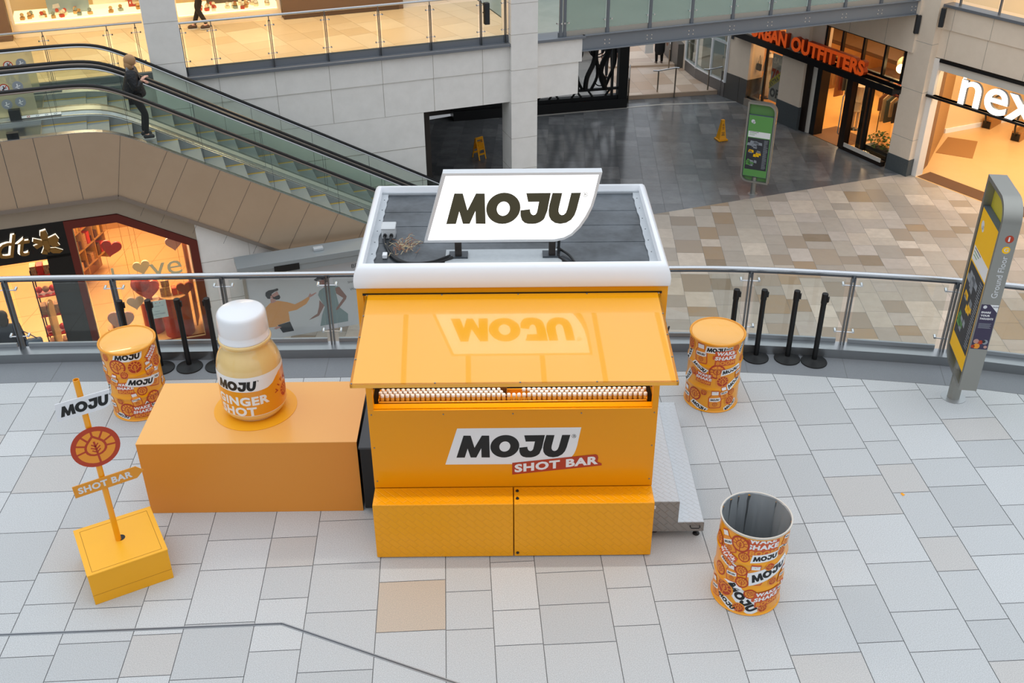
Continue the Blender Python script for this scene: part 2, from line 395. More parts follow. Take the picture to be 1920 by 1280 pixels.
# ================================================================== GRAPHICS
def crop(pts, s=1/238., ox=205, oy=441, tilt=.0165, ky=1.0):
    return [((x-ox)*s*.79, (oy-(y+tilt*(x-225)))*s*ky) for x, y in pts]
for k, c, r in (('g_white', 'e9ebec', .4), ('g_black', '141617', .4), ('g_red', 'b23c20', .45), ('g_orange', 'e8952e', .45), ('g_yellow', 'f5a81c', .4),
                ('g_brick', 'c8562c', .5), ('g_navy', '3d3750', .5), ('g_green', '5f9a52', .45), ('g_grey', '8d949c', .5), ('g_dgrey', '33363c', .5), ('g_lime', 'c9c21a', .5),
                ('g_amber', 'fcc300', .45), ('g_skin', 'b98f86', .6), ('g_skin2', '8c6d66', .6), ('g_jumper', 'd2995f', .6), ('g_teal', '7e9193', .6), ('g_pale', 'd4d7da', .6), ('g_paler', 'c4c8cb', .6), ('g_gold', 'd9c48c', .4)):
    mat(k, c, r)
mat('g_sign', '35352a', .5, emit='46452f', es=.25)
def moju():
    g = GR(); c = crop
    g.poly(c([(292, 205), (370, 205), (408, 335), (492, 203), (572, 203), (575, 440), (483, 440), (482, 340), (425, 441), (362, 442), (332, 345), (297, 443), (205, 445)]), 'g_black', 3)
    o = rot2(arc(0, 0, 160, 121, 0, 350, 35), R(9)); i = rot2(arc(0, 0, 62, 54, 0, 345, 23), R(25))
    g.poly([c([(742+x, 317-y) for x, y in o]), c([(742+x, 319-y) for x, y in i])], 'g_black', 3)
    J = [(955, 197), (1182, 192), (1152, 330)]+[(1152-i*14, 330+ (1-(1-i/10)**2)**.5*106) for i in range(2, 11)]+[(975, 436), (940, 428), (915, 408), (902, 375), (901, 330), (990, 320), (992, 340), (1002, 358), (1020, 367), (1040, 362), (1054, 345), (1060, 322), (1073, 262), (972, 264)]
    g.poly(c(J), 'g_black', 3)
    U = [(1197, 192), (1287, 192), (1258, 310), (1256, 335), (1266, 355), (1285, 364), (1306, 360), (1324, 345), (1336, 318), (1370, 190), (1460, 188), (1424, 320), (1405, 365), (1375, 400), (1330, 424), (1275, 433), (1225, 426), (1188, 405), (1167, 372), (1163, 330), (1170, 285)]
    g.poly(c(U), 'g_black', 3)
    cx, cy = 1500, 201
    g.poly([c([(cx+x, cy+y) for x, y in arc(0, 0, 24, 20, 0, 340, 17)]), c([(cx+x, cy+y) for x, y in arc(0, 0, 20, 16.5, 0, 340, 17)])], 'g_black', 3)
    x0, y0 = c([(cx-7, cy+10)])[0]; g.text('R', x0, y0, .085, 'g_black', 3, bold=.01)
    return g
MJ = moju()
def moju_plate():
    g = GR(); R_ = [(1577, 107)]+[(1577-(30)*(i/3), 107+(150)*(i/3)) for i in (1, 2, 3)]+[(1540, 300), (1525, 350), (1505, 395), (1478, 430), (1440, 462), (1390, 485), (1320, 500), (1240, 506)]
    g.poly(crop([(225, 130)]+R_+[(78, 522)]), 'g_white', 1); g.put(MJ); return g
MP = moju_plate()
def leafdisc(a='g_red', b='g_orange', outer=True, n=7):
    """unit radius emblem: ring, sun rays, leaf drop with veins"""
    g = GR()
    if outer: g.disc(0, 0, 1, a, 1, 32)
    else: g.disc(0, 0, 1.02, b, 1, 32)
    bb, aa = (b, a) if outer else (a, b)
    g.disc(0, 0, .8 if outer else .82, bb, 2, 32)
    for i in range(7):
        an = R(-8+196*i/6); g.line([(.3*cos(an), .3*sin(an)), (.84*cos(an), .84*sin(an))], .085, aa, 3)
    drop = [(0, .5)]+[(.36*sin(R(t))*(1-.12*cos(R(t))), .02-.36*(-cos(R(t)))*1.0) for t in range(40, 321, 20)]
    big = [(x*1.28, (y-.0)*1.28) for x, y in drop]
    g.poly(big, aa, 4); g.poly(drop, bb, 5)
    g.line([(0, -.84), (0, .28)], .085, aa, 6)
    for y, l in ((.12, .13), (-.03, .18), (-.18, .16)): g.line([(0, y-.08), (l, y+.05)], .06, aa, 6); g.line([(0, y-.08), (-l, y+.05)], .06, aa, 6)
    return g
LD = leafdisc(); LDi = leafdisc(outer=False)
def rrect(w_, h, r, n=3): return arc(w_/2-r, h/2-r, r, r, 0, 90, n)+arc(-w_/2+r, h/2-r, r, r, 90, 180, n)+arc(-w_/2+r, -h/2+r, r, r, 180, 270, n)+arc(w_/2-r, -h/2+r, r, r, 270, 360, n)
def bottle_stk():
    g = GR()
    def body(e): return [(-.2-e, .95+e), (.2+e, .95+e), (.2+e, .62), (.3+e, .5), (.42+e, .35), (.42+e, -.45), (.34+e, -.52-e), (-.34-e, -.52-e), (-.42-e, -.45), (-.42-e, .35), (-.3-e, .5), (-.2-e, .62)]
    g.poly([(x*1.0, y) for x, y in body(.08)], 'g_brick', 1)
    g.poly([(-.3, .95), (.3, .95), (.3, .66), (-.3, .66)], 'g_brick', 1); g.poly(body(0)[2:], 'g_orange', 2)
    g.poly([(-.25, .93), (.25, .93), (.25, .6), (-.25, .6)], 'g_white', 3)
    g.poly([(-.42, .3), (.42, .36), (.42, .05), (.15, -.02), (-.42, .0)], 'g_white', 3)
    g.put(MJ, -.36, .08, .165, dl=1); g.put(LD, 0, -.24, .19, dl=2); return g
BS = bottle_stk()
def wsb():
    g = GR(); g.poly([(-.52, .36), (.5, .42), (.53, .05), (.46, .02), (.48, -.38), (-.5, -.36), (-.48, -.08), (-.6, -.05), (-.6, .12), (-.5, .14)], 'g_brick', 1)
    g.text('WAKE', 0, .15, .19, 'g_white', 3, bold=.05, sx=1.35, shear=.12, center=True, width=.86)
    g.text('SHAKE', 0, -.09, .19, 'g_white', 3, bold=.05, sx=1.35, shear=.12, center=True, width=1.02)
    g.text('BOOM', 0, -.33, .19, 'g_orange', 3, bold=.05, sx=1.35, shear=.12, center=True, width=.88); return g
WS = wsb()
# ================================================================== KIOSK
OR_ = mat('orange_paint', 'ee9b00', .32, spec=.35, coat=.15, coatr=.1, noise=(1.5, .06, 'e69a06'))
def checker_mat(name, c, rough, metal, scale=16, strength=.35):
    m = mat(name, c, rough, metal); t = m.node_tree; b = t.nodes['Principled BSDF']
    co = t.nodes.new('ShaderNodeTexCoord'); mp = t.nodes.new('ShaderNodeMapping'); mp.inputs['Rotation'].default_value = (R(45), 0, R(45))
    # pattern on the dominant plane: use x and (y+z)
    sp = t.nodes.new('ShaderNodeSeparateXYZ'); ad = t.nodes.new('ShaderNodeMath'); cb = t.nodes.new('ShaderNodeCombineXYZ')
    t.links.new(co.outputs['Object'], sp.inputs[0]); t.links.new(sp.outputs[1], ad.inputs[0]); t.links.new(sp.outputs[2], ad.inputs[1])
    t.links.new(sp.outputs[0], cb.inputs[0]); t.links.new(ad.outputs[0], cb.inputs[1])
    mp.inputs['Rotation'].default_value = (0, 0, R(45)); t.links.new(cb.outputs[0], mp.inputs[0])
    br = t.nodes.new('ShaderNodeTexBrick'); br.inputs['Scale'].default_value = scale; br.inputs['Mortar Size'].default_value = .05; br.inputs['Mortar Smooth'].default_value = .6
    br.inputs['Brick Width'].default_value = 1.0; br.inputs['Row Height'].default_value = .5; br.inputs['Color1'].default_value = (1, 1, 1, 1); br.inputs['Color2'].default_value = (1, 1, 1, 1)
    t.links.new(mp.outputs[0], br.inputs['Vector']); bu = t.nodes.new('ShaderNodeBump'); bu.inputs['Strength'].default_value = strength; bu.inputs['Distance'].default_value = .004
    t.links.new(br.outputs['Color'], bu.inputs['Height']); t.links.new(bu.outputs[0], b.inputs['Normal']); return m
CH_OR = checker_mat('orange_checker_plate', 'ee9f04', .3, 0, 9, .55)
CH_AL = checker_mat('aluminium_checker_plate', 'c9cdd0', .42, .6, 11, .4)
K = thing('shot_bar_kiosk', 'yellow drinks kiosk with white roof rim, raised awning and lit sign on top', 'kiosk', (-.864, 7.307, 0), R(-2.83))
m = MB(); m.box(0, 2.54, .245, .262, .64, 1.505, 0); m.box(0, .055, .245, .3, 1.505, 2.66); m.box(2.485, 2.54, .245, .3, 1.505, 2.66); m.box(0, 2.54, .245, .3, 2.655, 2.73)
m.box(0, 2.54, .262, .30, .12, .64, 0)
m.build('front_panel', [OR_], K, bevel=.004)
for x in (0, 2.52):
    m = MB(); m.box(x, x+.02, .3, 1.86, .12, 2.73); m.build('side_panel', OR_, K, bevel=.003)
m = MB(); m.box(.02, 2.52, 1.84, 1.86, .12, 2.73); m.build('back_panel', mat('brown_board', '5b2f12', .6), K)
m = MB(); m.box(.05, 2.49, .262, .33, 1.50, 1.515, 0); m.box(.02, 2.52, .33, .8, 1.44, 1.465, 1); m.box(.06, 2.48, .345, .352, 1.465, 1.50, 1)
m.build('counter', [OR_, BLACK], K)
m = MB(); m.box(.02, 2.52, .31, 1.84, .12, .2, 0); m.build('kiosk_floor', BLACK, K)
for x in (.0, 1.272):
    m = MB(); m.box(x+.002, x+1.266, 0, .243, .015, .64); m.build('base_step', CH_OR, K, bevel=.006)
for (x, y, z) in ((1.305, .18, .643), (1.305, .075, .643)):
    m = MB(); m.lathe([(.0001, .012), (.012, .01), (.016, 0)], 10, c=(x, y, z)); m.build('bolt', BLACK, K)
m = MB(); m.ball((1.305, -.002, .06), .014); m.build('bolt', BLACK, K)
# roof rim: moulded white frame
rim = MB(); prof = [(0, 2.722), (-.012, 2.735), (-.014, 2.80), (-.006, 2.85), (.012, 2.89), (.035, 2.912), (.062, 2.918), (.068, 2.91), (.068, 2.80)]
x0, x1, y0, y1 = 0.0, 2.54, .235, 1.925
rings = [[(x0+d, y0+d, z), (x1-d, y0+d, z), (x1-d, y1-d, z), (x0+d, y1-d, z)] for d, z in prof]
rim.add([p for r in rings for p in r], [(j*4+i, j*4+(i+1) % 4, (j+1)*4+(i+1) % 4, (j+1)*4+i) for j in range(len(prof)-1) for i in range(4)], 0, True)
o = rim.build('roof_rim', WHITE, K, sharp=50)
m = MB(); m.box(.06, 2.48, .29, 1.87, 2.80, 2.838, 0)
for y in (.823, 1.157, 1.46): m.box(.06, 2.48, y-.003, y+.003, 2.838, 2.8405, 0)
m.build('roof_deck', [mat('roof_felt', '33383c', .28, spec=.55, noise=(2.2, 1.0, '646b71'), bump=(9, .12))], K)
ms = mat('flange_grey', 'b9bec2', .5, noise=(12, .4, 'a5abb0'))
for sgn, xx in ((1, .068), (-1, 2.472)):
    m = MB(); n = 24; pts = [(xx, .3)]+[(xx, 1.857)]+[(xx+sgn*(.065+random.uniform(-.008, .008)), 1.857-i*(1.557)/n) for i in range(n+1)]
    m.prism(pts, 2.84, 2.850, 0); m.build('side_flange', ms, K)
    for i in range(7):
        m = MB(); m.ball((xx+sgn*.035, .38+i*.22, 2.851), .006, 5); m.build('screw', mat('screw_head', '8f9499', .3, 1), K)
m = MB(); m.box(.068, 2.472, 1.835, 1.857, 2.84, 2.86, 0); m.build('back_flange', ms, K)
# awning
aw = MB(); P = lambda x, y, z: (x, y, z)
ya, za, yb, zb = .235, 2.665, -.92, 2.556
dn = Vector((0, yb-ya, zb-za)).normalized(); up = Vector((0, -dn.z, dn.y)); up = up if up.z > 0 else -up
L_ = math.hypot(yb-ya, zb-za)
MA = Matrix(((1, 0, 0, .077), (0, dn.y, up.y, ya), (0, dn.z, up.z, za), (0, 0, 0, 1)))
aw.box(0, 2.396, 0, L_, -.004, .0, 0, M=MA)
aw.box(0, 2.396, L_-.02, L_, -.032, 0, 0, M=MA); aw.box(0, .02, 0.02, L_, -.03, 0, 0, M=MA); aw.box(2.376, 2.396, .02, L_, -.03, 0, 0, M=MA)
AWN = aw.build('awning', [mat('awning_gloss', 'f9ab14', .16, spec=.5, coat=1.0, coatr=.015, bump=(1.1, .10))], K, bevel=.002)
for fx, fy in [(x, y) for x in (.012, .62, 1.24, 1.80, 2.384) for y in (.012, L_-.012)]+[(x, y) for x in (.012, 2.384) for y in (.3, .58, .86)]:
    m = MB(); m.ball(tuple(MA @ Vector((fx, fy, .001))), .007, 5); m.build('screw', MATS['screw_head'], K)
m = MB(); m.box(.05, 2.49, .236, .246, 2.655, 2.672); m.build('hinge', BLACK, K)
for x in (.07, 2.47):
    m = MB(); m.tube([(x, .27, 1.72), tuple(MA @ Vector((x-.055, .45, -.02)))], .008, 6); m.build('gas_strut', BLACK, K)
for fx, fz in [(x, 1.46) for x in (.03, .66, 1.27, 1.87, 2.51)]+[(x, z) for x in (.03, 2.51) for z in (1.1, .72)]:
    m = MB(); m.ball((fx, .243, fz), .007, 5); m.build('screw', MATS['screw_head'], K)
# front logo
g = GR(); k = 1.019/4.165
g.put(MP, 0, 0, .245)
kx = 1.019/(1255/238*.79*.245)
logo = g.mesh('logo', lambda u, v, h: (.776-20*.000812+u*kx, .2445-.0005-h, .985+v), None, K)
g = GR()
def cr2(pts): return [((x-225)*.000812, -(y-130+.017*(x-225))*.00103) for x, y in pts]
g.poly(cr2([(822, 502), (1745, 400), (1768, 410), (1778, 435), (1770, 482), (1818, 500), (1818, 522), (822, 633)]), 'g_red', 4)
tg = GR(); tg.text('SHOT BAR', 0, 0, .094, 'g_white', 1, bold=.045, width=.755)
a = atan2(-(404-510+.017*900)*.00103, 900*.000812)
x_, y_ = cr2([(848, 610)])[0]
for t, mm, l in tg.t: g.t.append(([(x_+p[0], y_+p[1]+p[0]*.118) for p in t], mm, 5))
g.mesh('shot_bar_strip', lambda u, v, h: (.776+u, .2435-h, 1.311+v), None, K)
# roof sign
S = MB(); sh = [(.726, 3.565+.04), (1.989, 3.605)]; 
def signpoly(d):
    pts = [(.727+d*1.05, 3.605-d), (1.989-d*1.25, 3.605-d)]
    pts += [(1.948-d, 3.40), (1.925-d, 3.31), (1.885-d, 3.215+d*.3), (1.83-d*.8, 3.125+d*.6), (1.765-d*.5, 3.055+d*.8), (1.70-d*.2, 3.018+d*.95), (1.62, 3.0+d)]
    pts += [(.551+d*1.4, 3.0+d)]; return pts
o_, i_ = signpoly(0), signpoly(.022)
n = len(o_); v = []
for yy in (.5, .585): v += [(p[0], yy, p[1]) for p in o_]
v += [(p[0], .5, p[1]) for p in i_]+[(p[0], .506, p[1]) for p in i_]
S.add(v, [(i, (i+1) % n, n+(i+1) % n, n+i) for i in range(n)]+[(i, 2*n+i, 2*n+(i+1) % n, (i+1) % n) for i in range(n)]+[(2*n+i, 3*n+i, 3*n+(i+1) % n, 2*n+(i+1) % n) for i in range(n)], 0)
S.prism(o_, .585, .586, 0, ax='y')
sg = S.build('roof_sign', [mat('sign_casing', 'd9dcde', .4)], K)
S = MB(); tri = tessellate_polygon([[Vector((p[0], p[1], 0)) for p in i_]]); S.add([(p[0], .505, p[1]) for p in i_], list(tri))
S.build('lit_face', mat('sign_light', 'ffffff', .3, emit='ffffff', es=1.25), sg)
g = GR()
for t, mm, l in MJ.t: g.t.append((t, 'g_sign', 1))
g.mesh('lettering', lambda u, v, h: (.738+u*.261, .503-h, 3.169+v*.268), None, sg)
for x in (.80, 1.575):
    m = MB(); m.box(x, x+.055, .512, .57, 2.84, 3.02); m.build('sign_post', mat('post_black', '2a2420', .3), sg, bevel=.003)
    m = MB(); m.box(x-.05, x+.105, .49, .60, 2.856, 2.872); m.build('foot_plate', mat('bracket', '565b60', .4, .8), sg)
m = MB(); m.box(.72, 1.68, .40, .66, 2.84, 2.856); m.build('base_plate', mat('zinc_plate', 'bfc5c8', .5, noise=(20, .4, 'aab1b4')), sg)
# junction box and cables
m = MB(); m.box(.155, .27, .90, 1.03, 2.84, 2.93, 0); o = m.build('junction_box', mat('grey_plastic', 'c9cccd', .4), K, bevel=.01)
m = MB(); m.box(.15, .275, .895, 1.035, 2.93, 2.945, 0); m.build('lid', MATS['grey_plastic'], o, bevel=.008)
for x in (.185, .24):
    m = MB(); m.tube([(x, .9, 2.88), (x, .87, 2.88)], .016, 8); m.build('cable_gland', BLACK, o)
CB = mat('black_cable', '151617', .35)
def cable(pts, r=.011, parent=K, mt=CB): 
    m = MB(); m.tube(smooth3(pts), r, 7); return m.build('cable', mt, parent)
def smooth3(pts, n=6):
    out = []
    for i in range(len(pts)-1):
        p = [Vector(pts[max(0, min(len(pts)-1, i+j))]) for j in (-1, 0, 1, 2)]
        for k in range(n):
            t = k/n; out.append(.5*((2*p[1])+(p[2]-p[0])*t+(2*p[0]-5*p[1]+4*p[2]-p[3])*t*t+(3*p[1]-p[0]-3*p[2]+p[3])*t**3))
    out.append(Vector(pts[-1])); return out
cable([(.185, .88, 2.88), (.19, .80, 2.86), (.22, .70, 2.853), (.27, .56, 2.853), (.36, .45, 2.853), (.50, .42, 2.853), (.63, .45, 2.853), (.76, .52, 2.87)], .012)
cable([(.24, .88, 2.88), (.235, .82, 2.87), (.215, .74, 2.86), (.25, .66, 2.86), (.30, .53, 2.858), (.40, .43, 2.856), (.52, .40, 2.856), (.65, .42, 2.856), (.78, .49, 2.87)], .012)
cable([(1.66, .53, 3.03), (1.655, .52, 2.90), (1.66, .50, 2.865), (1.70, .44, 2.86), (1.76, .36, 2.85)], .012)
cable([(1.65, .60, 2.90), (1.69, .60, 2.87), (1.75, .52, 2.86), (1.80, .36, 2.85)], .011)
m = MB(); random.seed(3)
for i in range(46):
    x, y = random.gauss(.37, .045), random.gauss(.72, .07); a = random.uniform(0, pi)
    pts = [(x, y, 2.846+random.random()*.02)]
    for j in range(3): a += random.uniform(-.9, .9); pts.append((pts[-1][0]+cos(a)*.035, pts[-1][1]+sin(a)*.035, 2.846+random.random()*.035))
    m.tube(pts, .0022, 4, i % 2)
o = m.build('loose_wire', [mat('copper_wire', '9c6a4a', .5), mat('straw_wire', 'cdbb95', .6)], K); o['kind'] = 'stuff'
m = MB(); m.box(.195, .235, .53, .59, 2.84, 2.875); m.build('connector', mat('white_plastic', 'e4e6e8', .4), K, bevel=.005)
for x in (.35, 1.45):
    m = MB(); m.box(x, x+.8, .34, .37, 2.615, 2.635); m.build('light_strip', mat('led_strip', 'fff2dc', .4, emit='fff0d8', es=6), K)
    q_ = (cos(R(-2.83))*(x+.4)-sin(R(-2.83))*.42-.864, sin(R(-2.83))*(x+.4)+cos(R(-2.83))*.42+7.307, 2.60)
    area('hatch_light', q_, .8, 9, (1, .93, .82), (0, 0, R(-2.83)), .05)
# ---------------------------------------------------------------- bottle tray and bottles
def kp(x, y, z=0): c, s_ = cos(R(-2.83)), sin(R(-2.83)); return (-.864+x*c-y*s_, 7.307+x*s_+y*c, z)
TR = thing('bottle_tray', 'long shallow orange tray of little bottles in the kiosk hatch', 'tray', kp(0, 0, 1.465), R(-2.83))
m = MB(); m.box(.085, 2.455, .352, .52, .0, .012, 0); m.build('tray_base', mat('tray_orange', 'e08a10', .3, coat=.5), TR)
for y0_, y1_, h in ((.352, .368, .052), (.52, .53, .07)):
    m = MB(); m.box(.085, 2.455, y0_, y1_, 0, h); m.build('rim', mat('tray_orange2', 'f0a020', .15, coat=1), TR, bevel=.004)
for x in (.085, 2.447):
    m = MB(); m.box(x, x+.008, .352, .53, 0, .07); m.build('end_plate', MATS['tray_orange2'], TR)
LIQ = mat('ginger_small', 'dfa23a', .2, spec=.6, coat=.6)
def small_bottle():
    t = thing('shot_bottle', 'small ginger shot bottle with white cap standing in the kiosk tray', 'bottle', (0, 0, 0), 0, 'little ginger shot bottles in the hatch tray')
    m = MB(); m.lathe([(.015, 0), (.0185, .004), (.0195, .03), (.0195, .052), (.016, .064), (.0125, .07), (.0125, .076)], 14); m.build('body', LIQ, t)
    m = MB(); m.lathe([(.0198, .016), (.0199, .036)], 14, cap=False); m.build('label_band', mat('label_small', 'c98a3c', .5), t)
    m = MB(); m.lathe([(.0158, .070), (.0165, .073), (.0165, .090), (.0145, .094), (.0001, .095)], 14); m.build('cap', mat('cap_white', 'eceae6', .4), t)
    return t
b0 = small_bottle(); first = True
def place_b(x, y):
    global first
    p = kp(x, y, 1.477)
    if first: b0.location = p; first = False
    else: dup(b0, p)
for i in range(53):
    px = 720.8+i*9.38; x = .118+i*2.325/52
    place_b(x, .392)
    if i < 52 and not (937 < px < 984): place_b(x+.022-.0447/2*0, .433)
    if not (940 < px < 976): place_b(x, .474)
place_b(.1, .433)
for o in list(COL.objects):
    if o.name.startswith('shot_bottle') and o.parent is None: o['label'] = 'small ginger shot bottle with white cap standing in the kiosk tray'
KB = thing('sample_box', 'brown cardboard box with orange rim in the gap between the two blocks of little bottles', 'box', kp(1.06, .425, 1.478), R(-2.83))
m = MB(); m.box(0, .16, 0, .09, 0, .003); m.box(0, .004, 0, .09, 0, .07); m.box(.156, .16, 0, .09, 0, .07); m.box(0, .16, 0, .004, 0, .05); m.box(0, .16, .086, .09, 0, .09); m.build('box_body', mat('kraft_brown', '8a5a26', .7), KB)
m = MB(); m.box(-.002, .162, -.002, .002, .045, .056); m.build('rim', MATS['tray_orange2'], KB)
# ---------------------------------------------------------------- metal platform, black case
PL = thing('metal_platform', 'silver checker-plate stepped platform along the right side of the kiosk', 'platform', kp(2.56, .2), R(-2.83))
m = MB(); m.prism([(0, .10), (.50, .10), (.50, .20), (.25, .20), (.25, .45), (0, .45)], .04, 2.0, 0, ax='y'); m.build('platform_body', CH_AL, PL, bevel=.004)
m = MB(); m.prism([(0, .095), (.50, .095), (.50, .201), (.251, .201), (.251, .451), (0, .451)], .03, .04, 0, ax='y'); m.build('end_plate', checker_mat('dull_checker_plate', '9b9a97', .45, .7, 9, 1.0), PL)
for x, y in ((.45, .1), (.45, 1.9), (.06, .15), (.06, 1.9)):
    m = MB(); m.lathe([(.03, 0), (.034, .008), (.028, .02), (.009, .03), (.008, .1)], 14, c=(x, y, 0)); m.build('adjustable_foot', BLACK, PL)
m = MB(); m.tube([(.37, .03, .16), (.37, .012, .16), (.38, .006, .15), (.45, .006, .15), (.46, .012, .16), (.46, .03, .16)], .005, 6); m.build('handle', BLACK, PL)
m = MB(); m.box(0.01, .03, .018, .03, .38, .41); m.build('bracket', MATS['white_plastic'], PL)
BC = thing('black_case', 'black box standing in the gap between the long plinth and the kiosk', 'case', kp(-.2, .62), R(-2.83))
m = MB(); m.box(0.03, .19, 0, 1.0, .08, .80); m.build('case_body', mat('black_laminate', '101112', .4), BC, bevel=.004)
m = MB(); m.box(0.02, .195, -.005, 1.01, .80, .82); m.build('case_top', mat('dark_top', '3c4146', .3), BC)
m = MB(); m.box(.12, .19, 0.02, .1, 0, .08); m.build('foot', BLACK, BC)
BA = [('w', 0.102, 0.786, 0.3, 4), ('m', 0.131, 0.669, 0.26, 8), ('b', -0.22, 0.734, 0.2, 28), ('d', -0.096, 0.78, 0.09, 0), ('w', -0.205, 0.587, 0.19, -25), ('d', -0.05, 0.653, 0.055, 0), ('m', -0.17, 0.514, 0.22, -15), ('b', -0.139, 0.428, 0.17, 8), ('d', -0.057, 0.499, 0.06, 20), ('d', -0.038, 0.374, 0.062, 0), ('b', 0.062, 0.475, 0.22, 0), ('m', 0.194, 0.493, 0.42, 22), ('i', 0.181, 0.566, 0.05, 10), ('i', 0.236, 0.378, 0.05, 0), ('b', 0.358, 0.399, 0.15, -15), ('m', -0.02, 0.191, 0.44, -48), ('M', -0.156, 0.09, 0.24, -28), ('i', -0.192, 0.225, 0.1, -10), ('d', 0.046, 0.259, 0.062, 60), ('w', 0.204, 0.199, 0.26, 6), ('i', 0.178, 0.079, 0.055, 0), ('i', -0.036, 0.075, 0.062, 0), ('d', -0.271, 0.387, 0.07, 0), ('b', -0.314, 0.148, 0.18, 20), ('d', -0.343, 0.678, 0.07, 0), ('m', 0.316, 0.738, 0.15, 5), ('b', 0.346, 0.825, 0.15, -25), ('i', 0.287, 0.695, 0.05, 0), ('b', 0.352, 0.238, 0.15, -20)]
BB = [('b', -0.161, 0.733, 0.23, 5), ('m', 0.006, 0.814, 0.25, 5), ('m', 0.15, 0.829, 0.1, 3), ('w', 0.125, 0.713, 0.27, 0), ('i', 0.239, 0.825, 0.05, 0), ('m', -0.16, 0.559, 0.21, -25), ('d', 0.041, 0.542, 0.1, 0), ('i', 0.114, 0.414, 0.085, 0), ('m', 0.197, 0.546, 0.24, 10), ('w', -0.098, 0.434, 0.2, -3), ('m', 0.274, 0.375, 0.24, 30), ('i', -0.241, 0.472, 0.055, 0), ('b', -0.329, 0.131, 0.2, 5), ('d', -0.189, 0.197, 0.085, 0), ('i', -0.079, 0.255, 0.045, 0), ('m', -0.125, 0.057, 0.22, -22), ('b', 0.052, 0.178, 0.22, 3), ('b', 0.148, 0.264, 0.15, 10), ('d', 0.243, 0.253, 0.045, 0), ('i', 0.228, 0.148, 0.07, 0), ('m', 0.249, 0.068, 0.2, 28), ('m', -0.342, 0.658, 0.22, 70), ('m', -0.328, 0.367, 0.22, 60), ('i', -0.332, 0.788, 0.08, 0), ('b', 0.318, 0.492, 0.14, 5), ('i', 0.362, 0.646, 0.05, 0), ('m', 0.347, 0.806, 0.18, 50)]
BC = [('m', -0.037, 0.828, 0.33, -3), ('d', -0.166, 0.712, 0.1, 0), ('i', 0.019, 0.693, 0.095, 0), ('b', 0.168, 0.634, 0.16, 8), ('w', 0.253, 0.771, 0.2, 35), ('b', -0.379, 0.635, 0.17, 5), ('i', -0.302, 0.803, 0.055, 0), ('i', -0.107, 0.613, 0.055, 0), ('m', 0.05, 0.49, 0.33, -12), ('b', -0.24, 0.536, 0.15, -15), ('w', -0.135, 0.437, 0.21, 3), ('b', 0.231, 0.49, 0.22, -20), ('d', 0.041, 0.381, 0.06, 0), ('b', -0.043, 0.286, 0.16, 10), ('d', 0.143, 0.262, 0.085, 0), ('b', 0.101, 0.19, 0.22, -35), ('b', -0.365, 0.175, 0.2, 10), ('i', -0.227, 0.257, 0.05, 0), ('d', -0.154, 0.152, 0.095, 0), ('w', 0.001, 0.123, 0.22, 0), ('m', -0.238, 0.066, 0.19, -8), ('m', -0.378, 0.384, 0.22, 75), ('i', 0.304, 0.65, 0.08, 0), ('i', -0.363, 0.507, 0.07, 0), ('b', 0.346, 0.357, 0.1, 0)]
